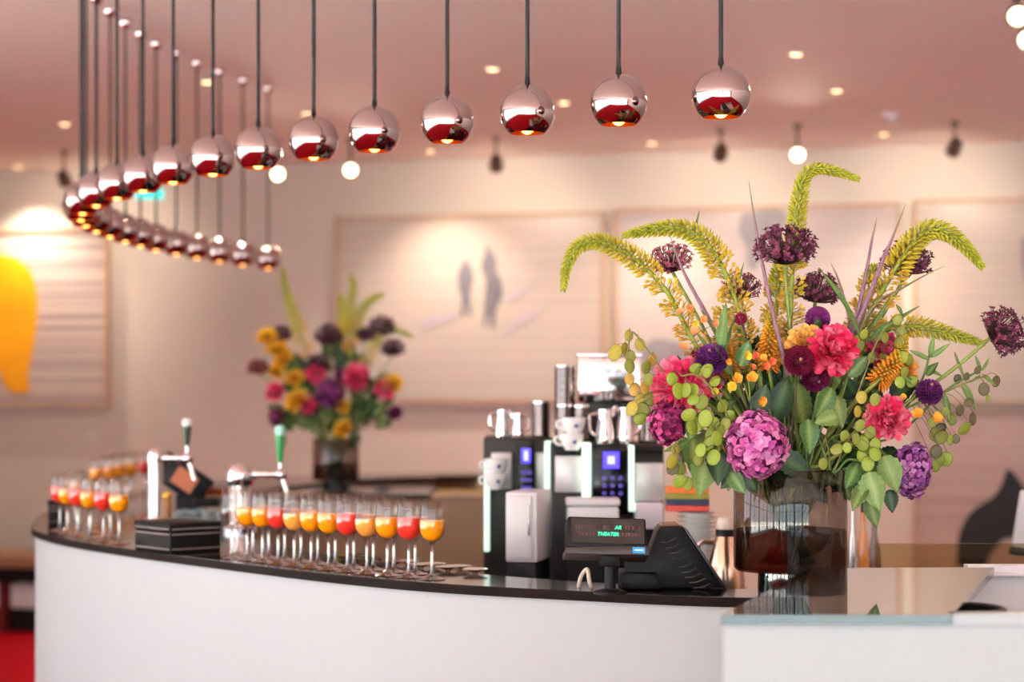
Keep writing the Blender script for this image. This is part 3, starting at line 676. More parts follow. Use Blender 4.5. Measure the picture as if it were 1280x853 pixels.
p = P(478, 612, YB - .1); p.z = zt; root = thing('small_dish', p, 'small grey dish on the far counter beside the blurred vase', 'dish')
MB().lathe([(.02, 0), (.032, .012), (.036, .026), (.033, .026), (.028, .012), (1e-4, .006)], 24, o=p).build('bowl', pm('grey_ceramic', '#6a6a70', 0.3), root)
MB().lathe([(.0205, 0), (.022, .004), (.018, .006)], 24, o=p).build('foot', M_BLACK, root)

# ------------------------------------------------------------------ coffee machines
m_mach = pm('machine_grey', '#1f1b1a', 0.4, 0.2); m_lit = pm('lit_strip', '#f0fff4', 0.2, 0.0, emit='#d8ffe8', estr=.75); m_alu = pm('panel_silver', '#cfc7c6', 0.35, 0.35)
m_blue = pm('blue_screen', '#3a2cff', 0.3, emit='#4a35ff', estr=1.5); m_blue2 = pm('blue_icon', '#9aa0ff', 0.3, emit='#9c9cff', estr=1.6); m_btn = pm('violet_button', '#4b3a86', 0.3, emit='#5a3cc0', estr=.35)
def xz(px, py, Y): p = P(px, py, Y); return p.x, p.z
def boxpx(name, mat, root, x0, x1, y0, y1, Ya, Yb, bev=.003, label=None):
    """box whose front face at depth Ya has the given outline, reaching back to depth Yb"""
    a = P(x0, y1, Ya); b = P(x1, y0, Ya); return MB().box(a.x, b.x, Ya, Yb, a.z, b.z, bev=bev).build(name, mat, root, label=label)
def machine(px0, px1, fx0, fx1, ytop, Yf, strips, label, sx0, sx1, sy0, sy1, grey):
    c = P((px0 + px1) / 2, ytop, Yf); root = thing('coffee_machine', (c.x, Yf + .2, .88), label, 'coffee machine', 'coffee machines behind the bar')
    a = P(px0, 0, Yf); b = P(px1, 0, Yf)
    MB().box(a.x, b.x, Yf + .06, Yf + .42, .88, c.z, bev=.006).build('body', m_mach, root)
    MB().box(a.x - .005, b.x + .005, Yf - .05, Yf + .42, .88, .96, bev=.006).build('drip_base', M_BLACK, root)
    MB().box(a.x + .02, b.x - .02, Yf - .045, Yf + .05, .96, .966).build('drip_grid', M_STEEL, root)
    boxpx('control_panel', M_BLACKG, root, fx0, fx1, ytop + 4, ytop + 88, Yf, Yf + .08, .004)
    sc = boxpx('screen', m_blue, root, sx0, sx1, sy0, sy1, Yf - .003, Yf + .002, 0)
    w = (sx1 - sx0) * .28; boxpx('screen_glow', m_blue2, sc, sx0 + w, sx1 - w, sy0 + w, sy1 - w, Yf - .0040, Yf - .0032, 0)
    w = (fx1 - fx0) / 3.6
    for r_ in range(3):
        for q in range(3):
            x = (fx0 + fx1) / 2 + (q - 1) * w * .72; y = sy1 + 12 + r_ * 9.5; p = P(x, y, Yf)
            MB().lathe([(.0062, 0), (.0062, .003), (.005, .0042)], 12, Matrix.Translation((p.x, Yf + .001, p.z)) @ Matrix.Rotation(R(90), 4, 'X')).build('button', m_btn, root)
    for s0, s1, y0, y1 in strips: boxpx('lit_strip', m_lit, root, s0, s1, y0, y1, Yf - .012, Yf + .05, .003)
    for g in grey: boxpx('silver_panel', m_alu, root, *g, Yf + .03, Yf + .07, .004)
    p = P((fx0 + fx1) / 2, ytop + 96, Yf); MB().box(p.x - .022, p.x + .022, Yf - .02, Yf + .05, p.z - .035, p.z + .012, bev=.005).build('spout', M_BLACK, root)
    return root
cmB = machine(690, 832, 740, 791, 556, 5.45, [(728, 739, 554, 624), (786, 793, 557, 640)], 'right hand coffee machine with lit blue screen and silver panels', 754, 774, 565, 586, [(694, 727, 570, 616), (794, 830, 579, 627)])
boxpx('upper_shelf', M_BLACK, cmB, 692, 830, 558, 566, 5.47, 5.8, .003)
boxpx('milk_panel', pm('white_lit_panel', '#f4eef8', 0.3, 0.0), cmB, 794, 829, 629, 662, 5.44, 5.52, .004)
cmA = machine(604, 692, 647, 669, 548, 5.75, [(681, 693, 552, 615), (605, 612, 575, 690)], 'left hand coffee machine with narrow blue screen', 652, 663, 561, 579, [(614, 640, 566, 612), (669, 681, 566, 612)])
def cooler(x0, xs, x1, y0, y1, Yf, label):
    a = P(x0, y1, Yf); b = P(xs, y0, Yf); root = thing('milk_cooler', (a.x, Yf, .88), label, 'milk cooler')
    w = b.x - a.x; M = Matrix.Translation((a.x, Yf, 0)) @ Matrix.Rotation(R(-14), 4, 'Z')
    MB().box(0, w, 0, .16, .88, a.z, M, .004).build('base', M_BLACK, root); MB().box(-.004, w + .004, -.004, .164, a.z, b.z, M, .006).build('case', M_WHITE, root)
    MB().box(w * .1, w * .9, -.012, -.004, a.z + .01, b.z - .01, M, .004).build('door', M_WHITE, root); MB().box(w * .78, w * .83, -.02, -.012, a.z + .07, a.z + .15, M, .002).build('handle', M_STEEL, root)
cooler(634, 671, 688, 615, 703, 5.15, 'white milk cooler box standing before the left coffee machine')
c = P(740, 646, 5.2); root = thing('white_canister', (c.x, c.y, .88), 'low white box behind the customer display', 'box')
a = P(709, 670, 5.2); b = P(774, 624, 5.2); MB().box(a.x, b.x, 5.2, 5.3, a.z + .03, b.z - .02, bev=.008).build('body', M_WHITE, root); MB().box(a.x + .004, b.x - .004, 5.204, 5.296, .88, a.z + .03).build('base', M_BLACK, root); MB().box(a.x - .003, b.x + .003, 5.197, 5.303, b.z - .019, b.z, bev=.006).build('lid', M_WHITE, root)

# things on top of the machines
zA = P(0, 548, 5.75).z; zB = P(0, 556, 5.45).z
m_dchr = pm('dark_chrome', '#6b5d58', 0.15, 1.0, 0.08, 20)
def canister(px, Y, z, r, ytop, label, ribs=0, name='steel_canister'):
    x = (px - 640) / F * Y; h = P(0, ytop, Y).z - z; o = Vector((x, Y, z)); root = thing(name, o, label, 'canister', 'canisters on the coffee machines')
    prof = [(r * .94, 0), (r, .006)]
    n = ribs or 1
    for i in range(n): prof += [(r, h * (i + .1) / n), (r * (.94 if ribs else 1), h * (i + .5) / n), (r, h * (i + .9) / n)]
    prof = [p for p in prof if p[1] < h * .93]
    prof[2:] = sorted(prof[2:], key=lambda q: q[1])
    MB().lathe(prof + [(r, h * .93)], 28, o=o).build('body', m_dchr, root)
    MB().lathe([(r * 1.03, h * .93), (r * 1.03, h * .985), (r * .9, h), (1e-4, h)], 28, o=o, caps=False).build('lid', M_CHROME, root)
canister(676, 5.85, zA, .026, 501, 'chrome topped canister on the left coffee machine')
canister(706, 5.62, zB, .024, 505, 'slim chrome topped canister left of the steel jugs')
canister(727, 5.60, zB, .022, 506, 'chrome topped canister right beside its slim twin')
canister(810, 5.6, zB, .028, 521, 'dark squat canister at the right end of the coffee machine')
o = Vector(((706 - 640) / F * 5.78, 5.78, zB)); root = thing('cup_tower', o, 'tall ribbed dark metal cylinder rising above the coffee machine', 'canister')
h = P(0, 459, 5.78).z - zB; prof = []
for i in range(10): prof += [(.030, h * i / 10), (.030, h * (i + .75) / 10), (.027, h * (i + .8) / 10), (.027, h * (i + .97) / 10)]
MB().lathe(prof + [(.030, h)], 28, o=o).build('body', m_dchr, root); MB().lathe([(.031, h), (.031, h + .006), (1e-4, h + .008)], 28, o=o, caps=False).build('lid', M_STEEL, root)
a = P(722, 503, 5.78); b = P(800, 446, 5.78); root = thing('bean_hopper', ((a.x + b.x) / 2, 5.8, zB), 'large shiny silver bean hopper box above the jugs', 'hopper')
MB().box(a.x, b.x, 5.74, 5.86, a.z, b.z, bev=.006).build('box', pm('mirror_silver', '#e6e2e4', 0.10, 1.0, 0.25, 12), root); MB().box(a.x - .004, b.x + .004, 5.736, 5.864, b.z, b.z + .008, bev=.002).build('lid', M_CHROME, root)
MB().box(a.x + .02, b.x - .02, 5.76, 5.84, zB, a.z, bev=.004).build('neck', m_mach, root)
m_cup = pm('white_china', '#f2ebe6', 0.25); m_cb = pm('cup_blue', '#2a3a8c', 0.3)
def cup(px, py, Y, label, dots=True):
    o = P(px, py, Y); root = thing('espresso_cup', o, label, 'cup', 'white cups on the coffee machines')
    MB().lathe([(.018, 0), (.026, .012), (.031, .030), (.033, .045), (.031, .045), (.028, .028), (.020, .008), (1e-4, .006)], 24, o=o).build('bowl', m_cup, root)
    MB().tube(spline([o + Vector((-.029, 0, .037)), o + Vector((-.046, 0, .034)), o + Vector((-.044, 0, .018)), o + Vector((-.027, 0, .014))], 10), .0035, 8).build('handle', m_cup, root)
    if dots:
        p = o + Vector((.006, -.0285, .024)); MB().ball(p, .006, 10, 6, sy=.3, sz=1.1).build('blue_mark', m_cb, root)
cup(715, 563, 5.47, 'lower white espresso cup with blue mark in front of the canisters'); cup(717, 543, 5.47, 'upper white espresso cup with blue mark stacked on another')
cup(620, 612, 5.70, 'lower white cup with blue mark in the left coffee machine'); cup(621, 593, 5.70, 'upper white cup with blue mark in the left coffee machine')
def jug(px, Y, z, r, h, label, hand=-1):
    o = Vector(((px - 640) / F * Y, Y, z)); root = thing('steel_jug', o, label, 'jug', 'steel milk jugs on the coffee machines')
    MB().lathe([(r, 0), (r * 1.05, .006), (r * 1.05, h * .35), (r * .78, h * .72), (r * .82, h), (r * .77, h), (r * .73, h * .72), (r * .9, .01), (1e-4, .008)], 28, o=o).build('body', M_CHROME, root)
    MB().tube(spline([o + Vector((hand * r * .8, 0, h * .88)), o + Vector((hand * r * 1.7, 0, h * .82)), o + Vector((hand * r * 1.7, 0, h * .4)), o + Vector((hand * r * 1.0, 0, h * .25))], 12), .0045, 8).build('handle', M_CHROME, root)
    MB().tube([o + Vector((-hand * r * .6, 0, h * .86)), o + Vector((-hand * r * 1.25, 0, h * 1.03))], [.012, .005], 8).build('spout', M_CHROME, root)
jug(756, 5.50, zB, .024, .095, 'steel milk jug with handle to the left, left of two'); jug(781, 5.52, zB, .024, .100, 'steel milk jug half behind the seed pods, right of two', 1)
jug(628, 5.82, zA, .020, .080, 'small steel jug at the left end of the left coffee machine'); jug(648, 5.88, zA, .018, .070, 'small steel jug second from left on the left coffee machine', 1)

# ------------------------------------------------------------------ till with customer display
m_case = pm('till_black', '#0b0909', 0.5, 0, 0.12, 150, 0.05, spec=0.2); m_screen = pm('display_window', '#1a0f0d', 0.15); m_led = pm('green_led', '#2fe79a', 0.4, emit='#1fe08a', estr=1.8); m_leddim = pm('dim_led', '#3d1a12', 0.4)
Yd = 4.17; o = P(764, 740, Yd); o.z = TOP
dsp = thing('customer_display', o, 'black customer display on a short pole with green lettering', 'display')
ctr = P(763, 670, Yd); Rm = Matrix.Rotation(R(5), 4, 'Z') @ Matrix.Rotation(R(2.0), 4, 'Y') @ Matrix.Rotation(R(-18), 4, 'X'); M = Matrix.Translation(ctr) @ Rm
MB().box(-.090, .076, 0, .060, -.026, .040, M, .005).build('case', m_case, dsp)
lip = MB(); lip.prism([(-.094, -.041), (.082, -.041), (.082, -.020), (.03, -.022), (-.094, -.028)], .064, M @ Matrix.Translation((0, -.004, 0)), .002); lip.build('lip', pm('display_lip', '#332a28', 0.45), dsp)
MB().box(-.082, .072, -.0008, .001, -.016, .036, M).build('display_window', m_screen, dsp)
s = MB()
for row in (0, 1):
    for k in [q for q in range(20) if not ((row == 0 and 11 <= q <= 14) or (row == 1 and 6 <= q <= 12))]: s.box(-.074 + k * .0070, -.0695 + k * .0070, -.0012, -.0009, .0135 - row * .0145, .0215 - row * .0145, M)
s.build('dim_digits', m_leddim, dsp, smooth=False, kind='stuff')
for body, x, z in (('AR', .009, .0140), ('THEATER', -.0285, -.0005)):
    me = text_mesh(body, .0108, .25); me.materials.append(m_led)
    part(dsp, 'lettering', me, M @ Matrix.Translation((x, -.0016, z)) @ Matrix.Rotation(R(90), 4, 'X'), label='green lit letters ' + body)
bd = MB().box(.046, .072, -.0062, -.0042, -.0375, -.0245, M).build('badge', pm('badge_blue', '#2b8fd0', 0.4), dsp, label='small blue badge')
s = MB(); s.box(.050, .068, -.0066, -.0061, -.0322, -.0292, M); s.build('badge_mark', pm('badge_white', '#c9e3f4', 0.5), bd)
p = ctr; MB().box(p.x - .022, p.x + .020, Yd + .005, Yd + .055, p.z - .066, p.z - .034, bev=.004).build('neck', m_case, dsp)
MB().lathe([(.012, 0), (.012, p.z - TOP - .06)], 16, o=Vector((p.x + .001, Yd + .03, TOP))).build('pole', m_case, dsp)
MB().lathe([(.035, 0), (.035, .006), (.014, .012)], 24, o=Vector((p.x + .001, Yd + .03, TOP))).build('foot', m_case, dsp)
# monitor part of the till, seen from its back
Yt = 4.30; o = P(842, 738, Yt); o.z = TOP
till = thing('till_terminal', o, 'black slanted till terminal with cooling slots, seen from behind', 'till')
def xz2(px, py): p = P(px, py, Yt); return p.x, p.z
zt2 = lambda q: (q[0], max(q[1], TOP + .002))
poly = [xz2(784, 739), xz2(783, 702), xz2(812, 692), xz2(822, 664), xz2(827, 658), xz2(848, 657), xz2(853, 661), xz2(905, 735), xz2(905, 739)]
poly = [zt2(q) for q in poly][::-1]
MB().prism(poly, .10, Matrix.Translation((0, Yt, 0)), .003).build('case', m_case, till)
poly = [zt2(q) for q in (xz2(776, 739), xz2(776, 716), xz2(820, 716), xz2(826, 739))][::-1]
MB().prism(poly, .13, Matrix.Translation((0, Yt - .02, 0)), .003).build('base', m_case, till)
poly = [xz2(826, 660), xz2(829, 656.5), xz2(848, 655.5), xz2(851, 659)][::-1]
MB().prism(poly, .095, Matrix.Translation((0, Yt + .002, 0)), .001).build('top_cap', pm('till_bronze', '#7a5230', 0.35, 0.3), till)  # brown highlight on the till's top edge, modelled as a coloured strip
poly = [zt2(q) for q in (xz2(854, 660), xz2(858, 661), xz2(909, 738), xz2(904, 738))][::-1]
MB().prism(poly, .105, Matrix.Translation((0, Yt - .003, 0)), .0015).build('screen_edge', pm('till_edge', '#2b2323', 0.35), till)
m_slot = pm('slot_grey', '#453f3d', 0.5)  # paler than the case: highlights on the slots put into the colour
for g, (n, x0, y0, x1, y1) in enumerate(((4, 836, 676, 851, 697), (5, 856, 707, 877, 733))):
    for i in range(n):
        t = i / (n - 1); cx = x0 + (x1 - x0) * t; cyy = y0 + (y1 - y0) * t; w = 9 + 2 * t
        pts = [P(cx - w, cyy + 2.5, Yt) + Vector((0, -.001, 0)), P(cx, cyy + 1.2, Yt) + Vector((0, -.003, 0)), P(cx + w, cyy - 3.5, Yt) + Vector((0, -.001, 0))]
        MB().tube(spline(pts, 8), .0016, 6).build('cooling_slot', m_slot, till)
cb = MB(); cb.tube(spline([P(722, 741, 4.35), P(726, 722, 4.34), P(734, 712, 4.33), P(737, 728, 4.33), P(742, 739, 4.34)], 24), .0045, 8); tag(cb.build('white_cable', pm('cable_cream', '#cdb9a4', 0.5)), 'short looped pale cable left of the display pole', 'cable')

# ------------------------------------------------------------------ crockery and bottles right of the till
riser = thing('black_riser', (.42, 5.2, .88), 'low black riser under the stacked saucers', 'riser')
MB().box(.28, .62, 5.10, 5.38, .88, 1.02, bev=.006).build('box', M_BLACK, riser); MB().box(.275, .625, 5.095, 5.385, 1.02, 1.024).build('mat', M_BLACKG, riser)
sau = None; zs0 = 1.024; NS = 17
for i in range(NS):
    Y = 5.22; x = (871 - 640) / F * Y; pz = zs0 + i * .0122
    lb = 'white saucer, %s from the top of the tall stack' % (ORD[NS - 1 - i] if NS - 1 - i < 16 else 'lowest') if i < NS - 1 else 'topmost white saucer of the tall stack'
    p = Vector((x, Y, pz))
    if sau is None:
        sau = thing('saucer', p, lb, 'saucer', 'white saucers stacked beside the till')
        MB().lathe([(.032, 0), (.034, .003), (.052, .0115), (.0535, .0125), (.050, .0122), (.033, .0055), (1e-4, .005)], 28, o=p).build('dish', m_cup, sau)
        MB().lathe([(.0325, -.001), (.034, .001), (.031, .0022)], 28, o=p).build('foot_ring', m_cup, sau)
    else: copy_thing(sau, p, lb)
zz = zs0 + NS * .0122
for i, (cx, lb) in enumerate((('#c2473f', 'red slim tea box at the bottom of the colourful pile'), ('#2a3450', 'dark blue slim tea box under the green one'), ('#8f8a35', 'olive slim tea box second from the top'), ('#e0722a', 'orange slim tea box on top of the colourful pile'))):
    Y = 5.28; x = (858 - 640) / F * Y; h = .016
    root = thing('tea_box', (x, Y, zz), lb, 'box', 'slim coloured boxes by the till')
    MB().box(x - .055, x + .055, Y - .06, Y + .02, zz, zz + h - .0005, bev=.0015).build('carton', pm('carton_' + cx[1:], cx, 0.5), root); MB().box(x - .056, x + .0, Y - .061, Y + .021, zz + h * .6, zz + h, bev=.001).build('flap', pm('carton_' + cx[1:], cx, 0.5), root)
    zz += h
o = Vector(((907 - 640) / F * 5.0, 5.0, .88)); root = thing('thermos_jug', o, 'copper toned thermos jug with pale lid left of the vase', 'jug')
h = P(0, 646, 5.0).z - .88; m_cop = pm('copper_steel', '#c29c84', 0.16, 1.0, 0.05)
MB().lathe([(.046, 0), (.048, .01), (.048, h * .55), (.042, h * .68), (.024, h * .86)], 32, o=o).build('body', m_cop, root); MB().lathe([(.0245, h * .86), (.0255, h * .90), (.0235, h * .91)], 32, o=o).build('collar', M_BLACK, root)
MB().lathe([(.022, h * .91), (.024, h * .95), (.018, h * .99), (1e-4, h)], 32, o=o, caps=False).build('lid', pm('lid_cream', '#e3cdbd', 0.35), root)
MB().tube(spline([o + Vector((-.03, 0, h * .82)), o + Vector((-.068, 0, h * .80)), o + Vector((-.072, 0, h * .62)), o + Vector((-.047, 0, h * .50))], 14), .006, 8).build('handle', M_CHROME, root)
def bottle(px, Y, ytop, r, mat, capm, label):
    o = Vector(((px - 640) / F * Y, Y, .88)); h = P(0, ytop, Y).z - .88; root = thing('bottle', o, label, 'bottle', 'bottles right of the big vase')
    MB().lathe([(r * .9, 0), (r, .008), (r, h * .62), (r * .8, h * .72), (r * .38, h * .82), (r * .36, h * .93)], 24, o=o).build('body', mat, root); MB().lathe([(r * .42, h * .93), (r * .42, h * .99), (r * .36, h)], 20, o=o).build('cap', capm, root)
bottle(1066, 5.0, 622, .014, M_STEEL, M_WHITE, 'pale steel bottle directly right of the big vase'); bottle(1079, 5.15, 628, .016, pm('amber_bottle', '#c9792e', 0.15, 0.0, coat=.6), M_BLACK, 'amber bottle second from the big vase'); bottle(1093, 5.3, 640, .018, pm('brown_bottle', '#6e4a3a', 0.2, coat=.6), M_BLACK, 'dark brown bottle third from the big vase')
o = P(1279, 690, 5.4); root = thing('white_tablet', (o.x, o.y, .88), 'white upright screen with dark base at the right picture edge', 'screen')
M = Matrix.Translation(o) @ Matrix.Rotation(R(9), 4, 'Y'); MB().box(-.030, .22, 0, .025, .008, .165, M, .006).build('screen_case', M_WHITE, root); MB().box(-.034, .22, -.003, .028, -.012, .008, M, .004).build('lower_bezel', pm('plum_black', '#1d1026', 0.3), root)
MB().box(o.x + .06, o.x + .11, o.y + .03, o.y + .06, .88, o.z + .08).build('stand', M_BLACK, root)

# ------------------------------------------------------------------ bench at the far left wall
c = WP(10, 690, .35); root = thing('wall_bench', (c.x, c.y, 0), 'low brown bench with white boxes beneath at the far left wall', 'bench')
zt3 = EYE - (688 - HOR) / F * c.y; M = Matrix.Translation((c.x, c.y, 0)) @ Matrix.Rotation(math.atan(WALL_S), 4, 'Z')
MB().box(-1.2, .45, -.3, .2, zt3 - .09, zt3, M, .02).build('seat', pm('bench_brown', '#8f6a4e', 0.7, 0, 0.1, 20), root); MB().box(-1.15, .42, -.25, .2, zt3 - .18, zt3 - .09, M).build('seat_frame', M_BLACK, root)
for i in range(6): MB().box(-1.1 + i * .29, -1.06 + i * .29, -.24, .16, 0, zt3 - .18, M).build('leg', pm('bench_red', '#5c0f14', 0.6), root)
for i in range(5):
    a = M @ Vector((-1.05 + i * .29, -.2, 0)); q = thing('storage_box', (a.x, a.y, 0), 'white storage box under the wall bench, %s from the left' % ORD[i], 'box', 'white boxes under the bench')
    MB().box(-1.04 + i * .29, -.83 + i * .29, -.2, .12, .15, zt3 - .20, M, .01).build('case', M_WHITE, q); MB().box(-1.045 + i * .29, -.825 + i * .29, -.205, .125, 0, .15, M, .005).build('base', M_BLACK, q)

# ------------------------------------------------------------------ flowers
class Vase: pass
def make_vase(cx, cyv, z, k, label):
    """smoked glass cylinder on a narrower foot; k scales the real vase"""
    o = Vector((cx, cyv, z)); root = thing('flower_vase', o, label, 'vase', 'smoked glass vases')
    m = thin_glass('smoked_glass', '#b9ada3', 1.0); mw = thin_glass('vase_water', '#ab9f8b', 0.2); mf = pm('smoked_foot', '#1a1210', 0.06, 0, 0.05, coat=.6)
    zb = .051 * k; zt_ = .262 * k; r = .119 * k
    MB().lathe([(1e-4, zb), (r * .96, zb), (r, zb + .006 * k), (r, zt_), (r * .985, zt_ + .002 * k), (r * .97, zt_)], 56, o=o, caps=False).build('body', m, root, sharp=50)
    MB().lathe([(1e-4, zb + .003 * k), (r * .955, zb + .004 * k), (r * .965, zb + .012 * k), (r * .965, zb + .085 * k), (1e-4, zb + .085 * k)], 48, o=o, caps=False).build('water', mw, root, sharp=50)
    MB().lathe([(.0675 * k, 0), (.0685 * k, .003 * k), (.0675 * k, zb - .002 * k), (1e-4, zb - .001 * k)], 48, o=o).build('foot', mf, root, sharp=50)
    MB().lathe([(r * .97, zt_ + .0005), (r * .985, zt_ + .003 * k), (r * 1.0, zt_ + .0005)], 56, o=o, caps=False).build('rim', M_CLEAR, root, sharp=70)
    v = Vase(); v.c = o; v.zm = z + zt_; v.zb = z + zb; v.r = r; v.k = k; return v

def C(h, v=0.0, rnd=random):
    c = lin(h)
    if v: f = 1 + rnd.uniform(-v, v); c = tuple(min(1, x * f) for x in c)
    return c
def mixc(a, b, t): return tuple(x + (y - x) * t for x, y in zip(a, b))
def to_vase(p, v, rnd):
    """path from a flower down through the mouth of the vase to its floor"""
    d = Vector((p.x - v.c.x, p.y - v.c.y, 0)); L = d.length; dn = d.normalized() if L > 1e-4 else Vector((1, 0, 0))
    f = min(1.0, L / (.26 * v.k)) * .66
    mo = Vector((v.c.x, v.c.y, v.zm)) + dn * (v.r * f) + Vector((rnd.uniform(-.12, .12), rnd.uniform(-.12, .12), 0)) * v.r
    bo = Vector((v.c.x, v.c.y, v.zb + .012 * v.k)) - dn * (v.r * .45 * f) + Vector((rnd.uniform(-.3, .3), rnd.uniform(-.3, .3), 0)) * v.r
    if p.z > v.zm + .05 * v.k: mid = mo.lerp(p, .5) + Vector((0, 0, .10 * (p - mo).length)); return [p, mid, mo, bo]
    rise = mo + dn * (v.r * .42) + Vector((0, 0, .075 * v.k)); return [p, rise, mo, bo]
def frame_of(d):
    d = d.normalized(); up = Vector((0, 0, 1)) if abs(d.z) < .95 else Vector((1, 0, 0))
    u = d.cross(up).normalized(); return u, u.cross(d).normalized()
def petal(mb, o, d, n, L, Wd, col, col2=None, cup=.3, curl=.2, ruf=0.0, nl=3, nw=2, rnd=random, shape=.7):
    """one petal: o root, d direction of its length, n the side it faces"""
    d = d.normalized(); w = d.cross(n).normalized(); n = w.cross(d).normalized(); vs = []; cc = []; fs = []
    for i in range(nl + 1):
        t = i / nl; wd = Wd * math.sin(PI * min(1, .12 + (.82 - (.82 - .55) * (1 - shape)) * t ** .8)) if i < nl else Wd * .55 * shape
        for j in range(-nw, nw + 1):
            s = j / nw
            p = o + d * (L * (t - .08 * s * s * t)) + w * (wd * .5 * s) + n * (cup * Wd * .5 * s * s * t + curl * L * t * t + ruf * L * t * rnd.uniform(-1, 1))
            vs.append(p); cc.append(mixc(col, col2, t) if col2 else col)
    k = 2 * nw + 1
    for i in range(nl):
        for j in range(k - 1): fs.append((i * k + j, i * k + j + 1, (i + 1) * k + j + 1, (i + 1) * k + j))
    mb.add(vs, fs, cc)
def stem_part(root, pts, r, col='#7d9430', n=24, seg=7, taper=1.0, name='stem'):
    c = C(col); q = spline(pts, n); mb = MB(); mb.tube(q, [r * (taper + (1 - taper) * i / n) for i in range(n + 1)], seg, [c] * (n + 1)); mb.build(name, M_STEM, root, sharp=0); return q
def fib(n, i, rnd, j=.0):
    z = 1 - 2 * (i + .5) / n; a = 2.39996 * i + rnd.uniform(-j, j); r = math.sqrt(max(0, 1 - z * z)); return Vector((r * math.cos(a), r * math.sin(a), z))
def rot_to(d):
    return d.normalized().to_track_quat('Z', 'Y').to_matrix()

def flower_peony(p, r, face, v, label, group, seed, c1='#ff2b70', c2='#ffb3cc', c3='#cf0f4e', n=95, lod=1):
    rnd = random.Random(seed); root = thing('peony', p, label, 'flower', group); q = rot_to(Vector(face)); mb = MB()
    for i in range(n):
        t = (i + .5) / n; a = 2.39996 * i + rnd.uniform(-.3, .3); th = math.acos(1 - 1.55 * t)    # from the crown outwards
        dirn = q @ Vector((math.sin(th) * math.cos(a), math.sin(th) * math.sin(a), math.cos(th)))
        cen = q @ Vector((0, 0, 1)); d = (dirn * (.55 + .25 * t) + cen * (.45 * (1 - t)) + Vector((rnd.uniform(-1, 1), rnd.uniform(-1, 1), rnd.uniform(-1, 1))) * .28)
        o = p + dirn * r * .30 - cen * r * .15; nn = (cen - dirn * .4 + Vector((rnd.uniform(-1, 1), rnd.uniform(-1, 1), rnd.uniform(-1, 1))) * .4)
        k = rnd.random(); col = mixc(C(c3), C(c1), min(1, .35 + k)); tip = mixc(C(c1), C(c2), rnd.random() ** 1.5 * .8)  # pale tips put the highlights into the petal colour
        petal(mb, o, d, nn, r * rnd.uniform(.62, .88), r * rnd.uniform(.42, .62), col, tip, .5, rnd.uniform(-.15, .3), .07, 4, 2, rnd, .95)
    mb.build('petals', M_PETAL, root, sharp=0, kind='stuff')
    if lod:
        s = MB(); cen = q @ Vector((0, 0, -1))
        for i in range(5):
            a = i * 1.257; dd = q @ Vector((math.cos(a), math.sin(a), -.2)); petal(s, p - (q @ Vector((0, 0, 1))) * r * .45, dd, q @ Vector((0, 0, -1)), r * .6, r * .4, C('#5f7f33'), None, .3, -.2)
        s.build('sepals', M_LEAF, root, sharp=0, kind='stuff')
    stem_part(root, to_vase(p - (q @ Vector((0, 0, 1))) * r * .4, v, rnd), .0032 * v.k, '#6f7f35')
    return root
def flower_dahlia(p, r, face, v, label, group, seed, c1='#5c1147', c2='#943078', n=170, back=False, centre='#c98f6a'):
    rnd = random.Random(seed); root = thing('ball_dahlia', p, label, 'flower', group); q = rot_to(Vector(face)); mb = MB(); cen = q @ Vector((0, 0, 1))
    for i in range(n):
        l = fib(n, i, rnd)
        if l.z < -.72: continue
        d = q @ l; tang = (d - cen * d.dot(cen)); tang = tang.normalized() if tang.length > 1e-3 else q @ Vector((1, 0, 0))
        dd = (d * .9 + tang * .25 * (1 if l.z > 0 else .6)); s = .45 + .55 * min(1, math.acos(max(-1, min(1, l.z))) / 1.2)
        c = mixc(C(c1), C(c2), rnd.random() * .6)
        petal(mb, p + d * r * .60 * (1 - .18 * (l.z > .85)), dd, cen * .7 - tang * .7 + d * .2, r * .42, r * .36 * s, c, mixc(c, C(c2), .7), .95, .12, .02, 2, 1, rnd, 1.0)
    mb.build('petals', M_PETAL, root, sharp=0, kind='stuff')
    k = MB(); k.col = C(c1); k.ball(p, r * .66, 16, 10); k.build('heart', M_PETAL, root, sharp=0)
    k = MB(); k.col = C('#3d5f2a' if back else centre); k.ball(p + (cen * (-.80 if back else .74)) * r, r * (.34 if back else .12), 12, 8, 1, 1, 1); k.build('calyx' if back else 'eye', M_PETAL, root, sharp=0)
    stem_part(root, to_vase(p - cen * r * .6, v, rnd), .0026 * v.k, '#4a3a22' if seed % 2 else '#6b8a36')
    return root
